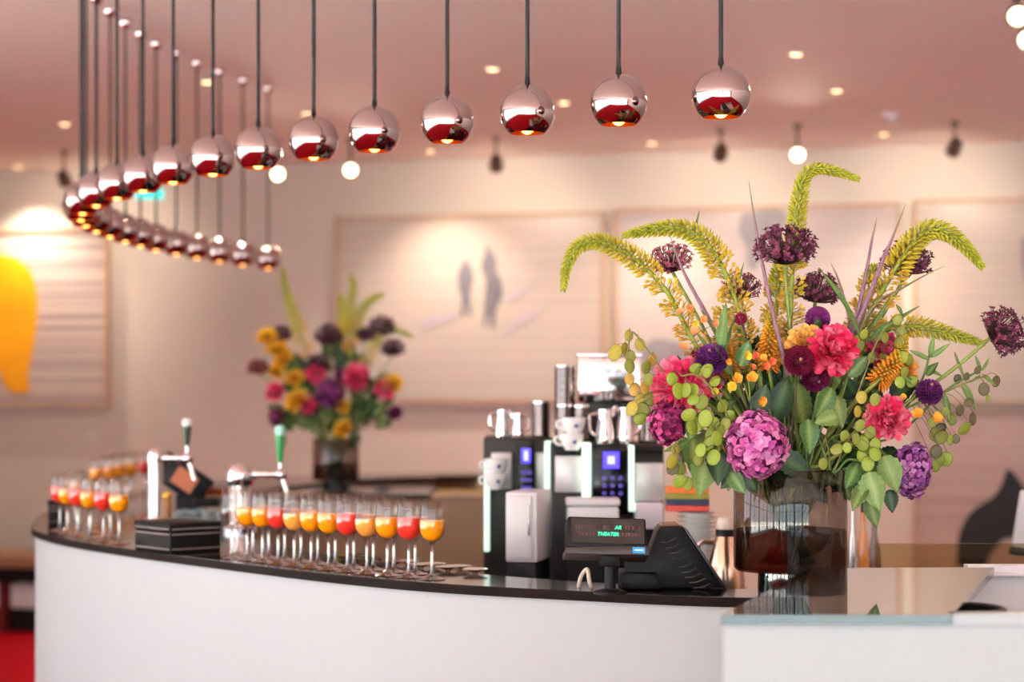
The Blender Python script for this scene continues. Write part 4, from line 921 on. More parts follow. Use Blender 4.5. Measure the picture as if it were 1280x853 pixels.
def flower_hydrangea(p, rx, ry, rz, face, v, label, group, seed, cols=('#d052a2', '#f29bd0', '#8f2467'), n=300):
    rnd = random.Random(seed); root = thing('hydrangea', p, label, 'flower', group); q = rot_to(Vector(face)); mb = MB()
    for i in range(n):
        l = fib(n, i, rnd, .5)
        d = q @ l
        if l.z < -.75: continue
        d = d.normalized(); rr = rnd.uniform(.86, 1.04); o = p + Vector((d.x * rx, d.y * ry, d.z * rz)) * rr
        nd = (d + Vector((rnd.uniform(-1, 1), rnd.uniform(-1, 1), rnd.uniform(-1, 1))) * .33).normalized(); u, w = frame_of(nd); a0 = rnd.random() * PI
        c = C(cols[0]) if rnd.random() < .5 else (C(cols[1]) if rnd.random() < .6 else C(cols[2])); c = tuple(x * rnd.uniform(.85, 1.15) for x in c); L = (rx + rz) * .5 * rnd.uniform(.15, .21)
        for k in range(4):
            a = a0 + k * PI / 2; dd = u * math.cos(a) + w * math.sin(a)
            petal(mb, o, dd + nd * rnd.uniform(.05, .6), nd, L * rnd.uniform(.85, 1.15), L * 1.05, c, mixc(c, C(cols[1]), rnd.random() * .6), .3, -.12, .03, 3, 1, rnd, .62)
    mb.build('florets', M_PETAL, root, sharp=0, kind='stuff')
    k = MB(); k.col = C(cols[2]); k.ball(p, 1.0, 16, 10, rx * .86, ry * .86, rz * .86); k.build('heart', M_PETAL, root, sharp=0)
    stem_part(root, to_vase(p - (q @ Vector((0, 0, 1))) * rx * .7, v, rnd), .0036 * v.k, '#5f7a35')
    return root
def flower_rose(p, r, face, v, label, group, seed, c1='#f2a53c', c2='#ffc96f', n=26):
    rnd = random.Random(seed); root = thing('garden_rose', p, label, 'flower', group); q = rot_to(Vector(face)); mb = MB(); cen = q @ Vector((0, 0, 1))
    for i in range(n):
        t = i / n; a = 2.39996 * i; rad = r * (.12 + .5 * t); out = q @ Vector((math.cos(a), math.sin(a), 0)); o = p + out * rad * .6 - cen * r * .5
        petal(mb, o, cen * (1.15 - .75 * t) + out * (.1 + .9 * t), -out + cen * .3, r * (.95 + .1 * t), r * (.55 + .55 * t), C(c1, .1, rnd), C(c2, .06, rnd), .55, -.06 - .25 * t, .02, 4, 2, rnd, 1.0)
    mb.build('petals', M_PETAL, root, sharp=0, kind='stuff')
    s = MB()
    for i in range(5):
        a = i * 1.257; dd = q @ Vector((math.cos(a), math.sin(a), .1)); petal(s, p - cen * r * .5, dd, cen * -1, r * .55, r * .25, C('#5c7a30'))
    s.build('sepals', M_LEAF, root, sharp=0, kind='stuff'); stem_part(root, to_vase(p - cen * r * .5, v, rnd), .003 * v.k, '#647f34')
    return root
def flower_allium(p, r, v, label, group, seed, c1='#54203f', c2='#8a3f5c', n=210, face=(0, -.3, 1), path=None, flat=.8):
    rnd = random.Random(seed); r *= 1.12; root = thing('allium', p, label, 'flower', group); q = rot_to(Vector(face)); mb = MB(); cen = q @ Vector((0, 0, 1)); base = p - cen * r * .55
    for i in range(n):
        l = fib(n, i, rnd, .6)
        if l.z < -.55: continue
        e = p + q @ Vector((l.x * r, l.y * r, l.z * r * flat)) * rnd.uniform(.72, 1.05); c = mixc(C(c1), C(c2), rnd.random())
        mb.tube([base, base.lerp(e, .6) + (e - p) * .06, e], [.0009 * v.k, .0008 * v.k, .0008 * v.k], 3, [mixc(C(c1), C('#6d5a3a'), .4)] * 3)
        d = (e - base).normalized(); u, w = frame_of(d); a0 = rnd.random() * 3; s = r * rnd.uniform(.13, .19)
        for k in range(5):
            a = a0 + k * 1.2566; dd = d * .55 + u * math.cos(a) + w * math.sin(a); petal(mb, e, dd, d, s, s * .55, c, mixc(c, C(c2), .5), .3, .1, 0, 2, 1, rnd, .7)
    mb.build('flower_head', M_PETAL, root, sharp=0, kind='stuff')
    stem_part(root, ([base] + path) if path else to_vase(base, v, rnd), .0040 * v.k, '#8a9a45')
    return root
def flower_foxtail(path, v, label, group, seed, rmax=.036, t_open=.45, start=0.0, lod=1.0, cols=('#f4ab6c', '#edcb42', '#cdc430', '#aeb526')):
    """foxtail lily: path from where the florets begin to the bent tip"""
    rnd = random.Random(seed); p0 = path[0]; root = thing('foxtail_lily', p0, label, 'flower', group); sp = spline(path, 60)
    st_ = to_vase(p0, v, rnd)[::-1]; stem_part(root, st_[:-1] + path, .0050 * v.k, '#98a83a', 70, 7, 1.0)
    L = [0]
    for a, b in zip(sp, sp[1:]): L.append(L[-1] + (b - a).length)
    T = L[-1]; fl = MB(); bd = MB(); wi = MB(); n = int(T / (.00105 * v.k) * lod)
    for i in range(n):
        t = (i + rnd.random() * .6) / n; x = t * T; k = max(j for j in range(len(L)) if L[j] <= x); k = min(k, len(sp) - 2)
        o = sp[k].lerp(sp[k + 1], (x - L[k]) / max(1e-6, L[k + 1] - L[k])); d = (sp[min(k + 2, 60)] - sp[max(k - 1, 0)]).normalized(); u, w = frame_of(d)
        a = 2.39996 * i; out = u * math.cos(a) + w * math.sin(a)
        tt = t
        if tt < t_open and i % 5 in (1, 3): continue
        if tt < t_open:      # open and withered florets on long stalks
            g = tt / t_open; c = mixc(C(cols[0], .15, rnd), C(cols[1], .15, rnd), min(1, g * 1.3 * rnd.uniform(.6, 1.4))); rr = rmax * rnd.uniform(.75, 1.25)
            e = o + (out * .95 + d * .35) * rr * .62; fl.tube([o, e], .0008 * v.k, 3, [C('#a6a53c')] * 2) if lod > .7 else None
            dd = (out + d * .45 + Vector((rnd.uniform(-1, 1), rnd.uniform(-1, 1), rnd.uniform(-1, 1))) * .25).normalized(); uu, ww = frame_of(dd); s = rmax * .42
            mbx = wi if g < .45 else fl
            for q_ in range(3):
                b = q_ * 2.094 + i; petal(mbx, e, dd + (uu * math.cos(b) + ww * math.sin(b)) * .45, dd, s, s * .5, c, mixc(c, C(cols[1]), .4), .4, .05, 0, 2, 1, rnd, .7)
        else:                # buds, tighter and greener to the tip
            g = (tt - t_open) / (1 - t_open); c = mixc(C(cols[1], .12, rnd), C(cols[2], .12, rnd), min(1, g * 3)); c = mixc(c, C(cols[3], .1, rnd), max(0, g * 1.4 - .4))
            rr = rmax * (1.15 * (1 - g) ** .8 + .24) * (1 - max(0, g - .9) * 5); ln = rmax * (.50 - .24 * g); dd = (out * (1.0 - .35 * g) + d * (.45 + .5 * g)).normalized()
            o2 = o + out * rr * .38; e = o2 + dd * ln
            if g < .55 and lod > .7: bd.tube([o, o2], .0009 * v.k, 3, [C('#a6a53c')] * 2)
            bd.tube([o2 - dd * ln * .3, o2 + dd * ln * .35, e], [.0012 * v.k, rmax * (.105 - .03 * g), .0008 * v.k], 5, [c, c, mixc(c, C('#c8c23a'), .5)])
    if wi.v: wi.build('withered_florets', M_PETAL, root, sharp=0, kind='stuff')
    if fl.v: fl.build('open_florets', M_PETAL, root, sharp=0, kind='stuff')
    bd.build('buds', M_PETAL, root, sharp=0, kind='stuff')
    return root
def flower_spire(path, v, label, group, seed, r=.0062, c1='#9c7486', c2='#b99aa5'):
    rnd = random.Random(seed); root = thing('speedwell_spire', path[0], label, 'flower', group); sp = spline(path, 40); n = 40
    st_ = to_vase(path[0], v, rnd)[::-1]; stem_part(root, st_[:-1] + path[:2], .0022 * v.k, '#6d5a3c'); mb = MB()
    mb.tube(sp, [r * .8 * (1 - (i / n) ** 2.2 * .85) for i in range(n + 1)], 6, [mixc(C(c1), C('#a9a86a'), max(0, i / n - .7) * 2.5) for i in range(n + 1)])
    for i in range(260):
        t = (i / 260) ** 1.05; k = min(int(t * n), n - 1); o = sp[k].lerp(sp[k + 1], t * n - k); d = (sp[k + 1] - sp[k]).normalized(); u, w = frame_of(d); a = 2.4 * i; out = u * math.cos(a) + w * math.sin(a); rr = r * (1 - t ** 2 * .85)
        c = mixc(C(c1), C(c2), rnd.random()); petal(mb, o + out * rr * .6, out + d * .6, d, rr * .75, rr * .5, c, None, .3, 0, 0, 1, 1, rnd)
    mb.build('flower_spike', M_PETAL, root, sharp=0, kind='stuff')
    return root
def flower_torch(path, v, label, group, seed, r=.016, cols=('#f08a1e', '#f5a62c', '#b9b02c')):
    """red hot poker: drooping tubes below, tight green buds at the tip; path from base to tip"""
    rnd = random.Random(seed); root = thing('torch_lily', path[0], label, 'flower', group); sp = spline(path, 30); mb = MB(); n = 190
    st_ = to_vase(path[0], v, rnd)[::-1]; stem_part(root, st_[:-1] + path, .0040 * v.k, '#8a9a3c')
    for i in range(n):
        t = i / n; k = min(int(t * 30), 29); o = sp[k].lerp(sp[k + 1], t * 30 - k); d = (sp[k + 1] - sp[k]).normalized(); u, w = frame_of(d); a = 2.4 * i; out = u * math.cos(a) + w * math.sin(a)
        c = mixc(C(cols[0], .1, rnd), C(cols[1], .1, rnd), min(1, t * 2)); c = mixc(c, C(cols[2]), max(0, min(1, (t - .55) * 4))); rr = r * (1 - t) ** .55 + .002
        dd = (out + d * (-.75 + 1.5 * t)).normalized(); s0 = o + out * rr * .2; mb.tube([s0, s0 + dd * rr * .7, s0 + dd * rr * 1.0], [.001, r * .13, r * .09], 5, [c, c, mixc(c, C(cols[1]), .5)])
    mb.build('flower_head', M_PETAL, root, sharp=0, kind='stuff')
    return root
# shared leaf and pod meshes
def leaf_mesh(name, wr, col, col2, serr=.06, curl=.12, fold=.18, n=14):
    mb = MB(); vs = []; cc = []; fs = []; c1 = C(col); c2 = C(col2)
    for i in range(n + 1):
        t = i / n; w = wr * .5 * math.sin(PI * t ** .72) ** .85 * (1 if 0 < i < n else .02); w *= 1 + (serr if i % 2 else -serr)
        for j, s in enumerate((-1, -.5, 0, .5, 1)):
            vs.append((s * w, t - (serr * .35 * abs(s) if i % 2 else 0), fold * abs(s) * w * 1.2 - curl * t * t + .015 * math.sin(9 * t + 2 * s))); cc.append(c2 if j == 2 else mixc(c1, c2, .12 * (i % 2)))
    for i in range(n):
        for j in range(4): fs.append((i * 5 + j, i * 5 + j + 1, i * 5 + j + 6, i * 5 + j + 5))
    mb.add(vs, fs, cc); me = mb.mesh(name, sharp=0); me.materials.append(M_LEAF); return me
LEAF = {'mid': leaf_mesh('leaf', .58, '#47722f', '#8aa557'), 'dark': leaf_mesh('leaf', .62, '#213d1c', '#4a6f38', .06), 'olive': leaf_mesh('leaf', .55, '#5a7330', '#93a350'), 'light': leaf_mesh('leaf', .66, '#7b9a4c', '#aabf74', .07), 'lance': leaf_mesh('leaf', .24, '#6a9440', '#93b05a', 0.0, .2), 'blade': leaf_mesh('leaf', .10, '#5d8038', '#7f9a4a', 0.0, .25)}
def leaf(root, a, b, kind, rnd, roll=None):
    d = (b - a); L = d.length; y = d.normalized(); f = (Vector((rnd.uniform(-.6, .6), -1, rnd.uniform(-.1, .8))) if roll is None else Vector(roll)); x = y.cross(f).normalized(); z = x.cross(y).normalized()
    M = Matrix(((x.x, y.x, z.x, a.x), (x.y, y.y, z.y, a.y), (x.z, y.z, z.z, a.z), (0, 0, 0, 1))) @ Matrix.Scale(L, 4)
    return part(root, 'leaf', LEAF[kind], M)
def pod_mesh(col, col2):
    mb = MB(); vs = [(0, 0, .06)]; cc = [C(col)]; fs = []; n = 18
    for r_, z in ((.30, .055), (.46, .02), (.5, 0.0), (.46, -.02), (.30, -.055)):
        for k in range(n):
            a = 2 * PI * k / n; vs.append((r_ * .84 * math.cos(a), r_ * math.sin(a), z)); cc.append(C(col2) if r_ > .47 else mixc(C(col), C(col2), .15 * (k % 3)))
    vs.append((0, 0, -.06)); cc.append(C(col))
    for k in range(n): fs.append((0, 1 + k, 1 + (k + 1) % n)); fs.append((len(vs) - 1, 1 + 4 * n + (k + 1) % n, 1 + 4 * n + k))
    for i in range(4):
        for k in range(n): fs.append((1 + i * n + k, 1 + (i + 1) * n + k, 1 + (i + 1) * n + (k + 1) % n, 1 + i * n + (k + 1) % n))
    mb.add(vs, fs, cc); me = mb.mesh('seed_pod', sharp=0); me.materials.append(M_LEAF); return me
POD = {'g': pod_mesh('#a4b634', '#7f912a'), 'y': pod_mesh('#ccb83e', '#9c8436'), 'b': pod_mesh('#71663a', '#55402e'), 'o': pod_mesh('#a0a63c', '#7c7a34'), 'a': pod_mesh('#d3a63e', '#a8763a')}
def honesty(v, label, group, seed, Y, stem_px, pods, name='honesty_branch'):
    """branch of flat round seed pods; pods are (x, y, length, kind, tilt)"""
    rnd = random.Random(seed); pts = [P(x, y, Y + dy) for x, y, dy in stem_px]; root = thing(name, pts[0], label, 'seed pods', group)
    st_ = to_vase(pts[0], v, rnd)[::-1]; q = stem_part(root, st_[:-1] + pts, .0020 * v.k, '#7c7a3a', 40, 5); q = spline(pts, 30); mb = MB(); c = C('#7a6a3a')
    for x, y, L, kd, tw in pods:
        o = P(x, y, Y + rnd.uniform(-.045, .03)); s = L / F * Y; a = R(tw)
        up = Vector((math.sin(a), rnd.uniform(-.15, .15), math.cos(a))).normalized(); f = Vector((rnd.uniform(-.75, .75), -1, rnd.uniform(-.3, .5))); xx = up.cross(f).normalized(); z = xx.cross(up).normalized()
        M = Matrix(((xx.x, up.x, z.x, o.x), (xx.y, up.y, z.y, o.y), (xx.z, up.z, z.z, o.z), (0, 0, 0, 1))) @ Matrix.Scale(s, 4); part(root, 'seed_pod', POD[kd], M)
        near = min(q, key=lambda w: (w - o).length + .3 * abs(w.z - o.z - s)); e = o + up * s * .5
        mb.tube(spline([near, near.lerp(e, .5) + Vector((0, 0, .006)), e], 6), .0007 * v.k, 4, [c] * 7)
    mb.build('pod_stalks', M_STEM, root, sharp=0, kind='stuff')
    return root
def leaf_stem(v, label, group, seed, Y, stem_px, leaves, name='leaf_stem', thick=.0026):
    """leafy stem; leaves are (x0, y0, x1, y1, kind, depth offset)"""
    rnd = random.Random(seed); pts = [P(x, y, Y + dy) for x, y, dy in stem_px]; root = thing(name, pts[0], label, 'foliage', group)
    st_ = to_vase(pts[0], v, rnd)[::-1]; stem_part(root, st_[:-1] + pts, thick * v.k, '#5c7a34', 40, 6)
    for x0, y0, x1, y1, kd, dy in leaves: leaf(root, P(x0, y0, Y + dy), P(x1, y1, Y + dy - .03 * rnd.random()), kd, rnd)
    return root
def blossom_sprig(v, label, group, seed, Y, stem_px, heads, col='#f59a1c', col2='#ffc04a'):
    rnd = random.Random(seed); pts = [P(x, y, Y + dy) for x, y, dy in stem_px]; root = thing('blossom_sprig', pts[0], label, 'flower', group)
    st_ = to_vase(pts[0], v, rnd)[::-1]; stem_part(root, st_[:-1] + pts, .0018 * v.k, '#7f8a38', 40, 5); q = spline(pts, 20)
    for x, y, s in heads:
        o = P(x, y, Y - .03 + rnd.uniform(-.02, .02)); r = s / F * Y; mb = MB(); f = Vector((rnd.uniform(-.5, .5), -1, rnd.uniform(-.2, .6))).normalized(); u, w = frame_of(f); near = min(q, key=lambda z: (z - o).length)
        mb.tube([near, o], .0008 * v.k, 4, [C('#8a7a38')] * 2)
        for k in range(5):
            a = k * 1.257 + rnd.random() * .4; petal(mb, o, (u * math.cos(a) + w * math.sin(a)) + f * rnd.uniform(.3, 1.2), f, r * rnd.uniform(.8, 1.15), r * 1.3, C(col, .1, rnd), C(col2, .1, rnd), .35, -.05, .05, 3, 1, rnd, 1.0)
        mb.build('blossom', M_PETAL, root, sharp=0)
    return root

# ------------------------------------------------------------------ the big bouquet on the bar
V = make_vase(.587, 4.20, TOP, 1.0, 'large smoked glass vase full of flowers behind the glass plate')
G = 'flowers in the big bouquet'
YV = 4.20
def U(px, Y=YV): return px / F * Y
def pth(pts, Y, dy0=0.0, dy1=0.0):
    n = len(pts) - 1; return [P(x, y, Y + dy0 + (dy1 - dy0) * i / n) for i, (x, y) in enumerate(pts)]
# foxtail lilies
flower_foxtail(pth([(893, 475), (874, 440), (855, 405), (836, 368), (808, 336), (778, 314), (746, 302), (722, 309), (709, 332), (704, 362)], YV, .02, -.10), V, 'yellow-green foxtail lily arching far to the left and hanging its tip', G, 11, .031, .50)
flower_foxtail(pth([(938, 470), (932, 430), (922, 385), (908, 345), (890, 312), (868, 292), (842, 285), (812, 288), (780, 294)], YV, .03, -.06), V, 'foxtail lily bending left with a level pointed tip', G, 12, .034, .52)
flower_foxtail(pth([(984, 450), (988, 400), (990, 345), (994, 290), (1000, 245), (1006, 220), (1022, 211), (1046, 215), (1073, 224)], YV, .06, .02), V, 'tallest foxtail lily, upright with its tip hooked to the right', G, 13, .031, .38)
flower_foxtail(pth([(1068, 440), (1082, 402), (1104, 362), (1126, 325), (1146, 298), (1164, 287), (1184, 291), (1206, 308), (1228, 334)], YV, .05, 0), V, 'foxtail lily arching over to the right', G, 14, .036, .45)
flower_foxtail(pth([(1072, 452), (1100, 418), (1132, 408), (1162, 411), (1196, 420), (1230, 430)], YV, .06, .02), V, 'foxtail lily lying almost level to the right', G, 15, .028, .45)
flower_foxtail(pth([(962, 470), (966, 430), (970, 390), (973, 350), (974, 325)], YV, .10, .10), V, 'short upright foxtail lily in the middle of the bouquet', G, 16, .034, .72)
flower_foxtail(pth([(1066, 440), (1076, 400), (1086, 366), (1092, 332)], YV, .10, .12), V, 'short yellow foxtail lily behind the purple spires on the right', G, 17, .034, .75)
flower_foxtail(pth([(912, 470), (906, 440), (905, 415), (908, 385)], YV, .04, .02), V, 'short orange foxtail lily left of centre', G, 18, .030, .95)
# alliums
flower_allium(P(981, 310, YV - .03), U(34), V, 'dark purple allium head high in the middle of the bouquet', G, 21, face=(0, -.1, 1), flat=.72, path=[P(982, 350, YV), P(988, 420, YV), P(990, 500, YV), Vector((.61, 4.2, 1.37)), Vector((.60, 4.22, 1.2))])
flower_allium(P(838, 326, YV + .05), U(24), V, 'rosy allium head at upper left of the bouquet', G, 22, '#7d3048', '#c46a80', 150, face=(-.2, -.2, 1))
flower_allium(P(1022, 363, YV + .10), U(26), V, 'dark allium head right of the tallest spike', G, 23, face=(.2, 0, 1))
flower_allium(P(1134, 327, YV + .10), U(28), V, 'dark allium head behind the right arching spike', G, 24)
flower_allium(P(1253, 415, YV - .02), U(28), V, 'dark allium head farthest right on a long slanting stem', G, 25, face=(.7, -.1, .35), flat=.9, path=[P(1200, 455, YV - .02), P(1150, 492, YV - .02), P(1085, 540, YV - .05), P(1030, 580, YV - .06), Vector((.60, 4.16, 1.37)), Vector((.55, 4.2, 1.21))])
flower_allium(P(926, 360, YV + .10), U(22), V, 'rosy allium half hidden behind the left spikes', G, 26, '#6d2c44', '#b05c74', 150)
# dahlias
flower_dahlia(P(890, 450, YV - .06), U(20), (-.25, -.6, .75), V, 'dark violet ball dahlia left of centre above the pink peony', G, 31, '#571560', '#8d3a92')
flower_dahlia(P(999, 451, YV - .12), U(18.5), (0, -1, .1), V, 'maroon ball dahlia with a pale eye in the middle', G, 33, '#5e0a28', '#962045')
flower_dahlia(P(1019, 473, YV - .06), U(17), (.2, -.8, -.3), V, 'maroon dahlia tucked below the one with the pale eye', G, 32, '#5c0d33', '#8c1d4f')
flower_dahlia(P(1022, 399, YV + .02), U(16), (.1, .8, .5), V, 'violet dahlia seen from behind below an allium', G, 34, '#5b1050', '#8a2a78', back=True)
flower_dahlia(P(1161, 491, YV - .05), U(17), (.2, -.6, .8), V, 'violet ball dahlia on the right side of the bouquet', G, 36, '#571458', '#913a8a')
flower_dahlia(P(926, 399, YV - .02), U(8), (-.3, -.8, .3), V, 'tiny crimson dahlia bud among the left spikes', G, 35, '#8a0f3c', '#b52a55', 80)
flower_dahlia(P(876, 446, YV + .0), U(13), (-.6, -.5, .3), V, 'crimson dahlia half hidden left of the violet one', G, 38, '#7a0c30', '#a82a50', 120)
# peonies
flower_peony(P(848, 482, YV - .06), U(36), (-.75, -.6, .25), V, 'large hot pink peony at the left side of the bouquet', G, 41, c2='#ffb8d0')
flower_peony(P(878, 476, YV - .02), U(27), (.1, -.9, .3), V, 'hot pink peony behind pods, right of the large left one', G, 42)
flower_peony(P(1041, 437, YV - .09), U(31), (.1, -.9, .35), V, 'hot pink peony in the upper middle of the bouquet', G, 43, '#ff2260', '#ff9ab4')
flower_peony(P(1111, 522, YV - .12), U(28), (.1, -1, .15), V, 'hot pink peony at lower right of the bouquet', G, 44, '#ff2d68', '#ffaec4')
flower_peony(P(1108, 440, YV + .0), U(25), (.3, -.8, .4), V, 'crimson pink peony behind the seed pods on the right', G, 45, '#e02a60', '#ff90b0', '#a80e46')
# hydrangeas
flower_hydrangea(P(946, 556, YV - .15), U(36), U(30), U(39), (-.1, -1, .15), V, 'big round pink-purple hydrangea at the front centre', G, 51)
flower_hydrangea(P(836, 528, YV - .08), U(24), U(22), U(27), (-.5, -.8, .1), V, 'deep magenta hydrangea below the large left peony', G, 52, ('#9c1659', '#c94a88', '#6a0c3c'), 180)
flower_hydrangea(P(1141, 588, YV - .08), U(22), U(20), U(33), (.6, -.7, -.1), V, 'purple hydrangea hanging at lower right', G, 53, ('#9a4596', '#cf86c2', '#63205f'), 240)
# roses and torch lilies
flower_rose(P(1006, 424, YV - .05), U(19), (-.2, -.8, .5), V, 'large apricot rose left of the upper peony', G, 61, '#f4a83e', '#ffc66a')
flower_rose(P(978, 438, YV - .03), U(14), (-.4, -.8, .3), V, 'small yellow-orange rose left of the large apricot one', G, 62, '#f6a92e', '#ffca5e')
flower_rose(P(1132, 459, YV + .0), U(16), (.3, -.8, .4), V, 'orange rose right of the orange torch lily', G, 63, '#f28a2c', '#ffb055')
flower_torch(pth([(961, 458), (962, 430), (964, 410), (966, 386)], YV, -.02, -.02), V, 'upright orange torch lily with green tip in the centre', G, 71, .022)
flower_torch(pth([(1100, 474), (1110, 462), (1124, 446), (1132, 418)], YV, -.06, -.03), V, 'orange torch lily leaning on the right side', G, 72, .024)
flower_torch(pth([(914, 470), (910, 448), (907, 428), (905, 410)], YV, .0, .0), V, 'small orange torch lily at left centre', G, 73, .016)
# purple spires
flower_spire(pth([(985, 470), (968, 400), (955, 340), (944, 280), (936, 226)], YV, -.04, -.05), V, 'tall thin mauve spire left of the high allium', G, 81)
flower_spire(pth([(906, 440), (884, 395), (862, 355), (848, 325), (836, 290)], YV, -.03, -.04), V, 'thin mauve spire between the two left spikes', G, 82, .0058)
flower_spire(pth([(1055, 430), (1072, 390), (1082, 345), (1090, 300), (1096, 272)], YV, .0, -.02), V, 'thin mauve spire upright on the right, left of its twin', G, 83, .0062)
flower_spire(pth([(1060, 430), (1084, 375), (1102, 330), (1116, 296), (1132, 255)], YV, -.02, -.03), V, 'thin mauve spire curving right beside its twin', G, 84, .0068)
flower_spire(pth([(1070, 420), (1095, 380), (1125, 362), (1155, 345), (1180, 333)], YV, -.02, -.03), V, 'thin green-mauve spire pointing right above the level spike', G, 85, .0042, '#8c7a5a', '#a9986a')
flower_spire(pth([(1062, 400), (1054, 370), (1046, 345), (1038, 328)], YV, .0, .0), V, 'short pinkish spire left of the right spire pair', G, 86, .004, '#a07a6a', '#b9a080')
# honesty branches
honesty(V, 'thin branch of dry yellow-brown seed pods reaching far left', G, 91, YV - .05, [(880, 540, 0), (846, 490, -.02), (815, 445, -.03), (790, 415, -.02), (785, 440, -.02)],
        [(786, 420, 15, 'y', 5), (800, 431, 17, 'y', -20), (769, 441, 22, 'y', 15), (781, 436, 16, 'y', 0), (788, 446, 16, 'o', 0), (787, 458, 18, 'o', -5), (787, 474, 16, 'a', 0), (815, 450, 17, 'a', 15), (808, 459, 18, 'o', 10), (811, 474, 17, 'o', -10), (806, 485, 17, 'a', 0), (813, 499, 18, 'o', 0), (793, 487, 18, 'a', 10), (801, 500, 19, 'y', 60), (790, 511, 20, 'y', 20), (804, 513, 20, 'o', -30), (800, 524, 18, 'g', 50)])
honesty(V, 'branch of bright lime green seed pods over the left peony', G, 92, YV - .16, [(930, 560, .05), (900, 500, 0), (872, 470, -.01), (852, 470, -.01)],
        [(840, 474, 18, 'g', 0), (848, 489, 22, 'g', -10), (857, 488, 20, 'g', 10), (867, 488, 18, 'g', 0), (867, 500, 17, 'g', 60), (877, 503, 21, 'g', 20), (870, 461, 17, 'g', 70), (877, 464, 14, 'g', 0), (884, 463, 18, 'g', 40), (894, 477, 16, 'g', 50), (903, 508, 18, 'g', 30), (884, 466, 14, 'g', 10)])
honesty(V, 'dense cluster of lime green seed pods left of the big hydrangea', G, 93, YV - .15, [(920, 580, .05), (895, 540, 0), (880, 520, 0), (868, 515, 0)],
        [(882, 523, 23, 'g', 10), (861, 519, 20, 'g', 60), (865, 534, 21, 'g', -10), (873, 530, 21, 'g', 30), (891, 543, 22, 'g', 40), (896, 548, 20, 'g', -10), (876, 563, 18, 'g', 10), (886, 555, 19, 'g', 0), (892, 572, 21, 'g', 20), (884, 584, 18, 'g', 40), (873, 575, 17, 'o', 0), (903, 563, 18, 'o', -20), (893, 530, 18, 'g', 0), (901, 540, 17, 'o', 20), (907, 530, 16, 'o', 10), (913, 520, 16, 'g', -30)])
honesty(V, 'small cluster of yellow and brown seed pods hanging at lower left', G, 94, YV - .10, [(905, 580, .05), (880, 560, .03), (855, 548, 0), (842, 560, 0)],
        [(840, 577, 20, 'y', 20), (848, 574, 21, 'b', 0), (841, 586, 18, 'b', 40), (850, 586, 19, 'g', -10), (850, 602, 20, 'g', 50), (860, 605, 18, 'g', 0), (845, 562, 15, 'y', 10)])
honesty(V, 'cluster of lime green seed pods at right above the green leaves', G, 95, YV - .15, [(1040, 590, .06), (1055, 560, .02), (1075, 530, 0), (1085, 520, 0)],
        [(1056, 545, 15, 'g', 0), (1059, 560, 14, 'g', 0), (1079, 555, 20, 'g', 0), (1085, 580, 20, 'g', 10), (1094, 568, 19, 'g', -20), (1078, 570, 18, 'g', -10), (1088, 541, 18, 'o', 20), (1094, 556, 18, 'g', 15), (1070, 549, 16, 'o', 0), (1075, 532, 17, 'o', 40), (1046, 562, 17, 'o', 60), (1029, 580, 16, 'o', -10), (1084, 562, 18, 'g', 0), (1072, 515, 15, 'y', 0), (1077, 497, 17, 'y', 10), (1094, 500, 17, 'o', 0), (1073, 513, 13, 'o', -20)])
honesty(V, 'branch of brown-green seed pods spreading to the far right', G, 96, YV - .03, [(1060, 560, 0), (1110, 520, 0), (1160, 500, 0), (1205, 480, 0), (1232, 470, 0)],
        [(1245, 477, 15, 'b', 20), (1230, 487, 17, 'b', 0), (1222, 463, 11, 'b', 20), (1197, 474, 12, 'b', 0), (1208, 471, 11, 'b', 30), (1211, 503, 13, 'b', 60), (1216, 524, 17, 'b', 0), (1206, 536, 19, 'o', 50), (1190, 525, 15, 'o', 0), (1200, 513, 15, 'b', 10), (1176, 547, 20, 'o', 60), (1168, 543, 18, 'o', 10), (1188, 550, 14, 'o', 0), (1195, 549, 12, 'b', 0), (1170, 565, 18, 'b', 10), (1183, 574, 19, 'g', 0), (1174, 576, 18, 'o', 30), (1168, 583, 16, 'g', -20), (1182, 515, 13, 'o', 0), (1235, 498, 8, 'g', 0), (1176, 535, 15, 'b', 70), (1165, 528, 14, 'o', 0)])
honesty(V, 'cluster of olive seed pods in front of the upper right peony', G, 97, YV - .05, [(1060, 520, 0), (1080, 470, -.02), (1095, 430, -.02), (1110, 405, -.02)],
        [(1075, 432, 15, 'o', 10), (1096, 420, 16, 'o', 0), (1106, 422, 15, 'o', 0), (1122, 400, 15, 'o', 20), (1127, 416, 18, 'o', -10), (1124, 428, 17, 'o', 10), (1090, 447, 16, 'o', 20), (1104, 448, 15, 'o', 0), (1128, 447, 17, 'g', 0), (1071, 425, 13, 'y', 0), (1080, 418, 14, 'g', 20), (1137, 450, 16, 'o', 0), (1140, 477, 17, 'g', 40), (1125, 478, 16, 'g', -10), (1131, 465, 15, 'o', 20)])
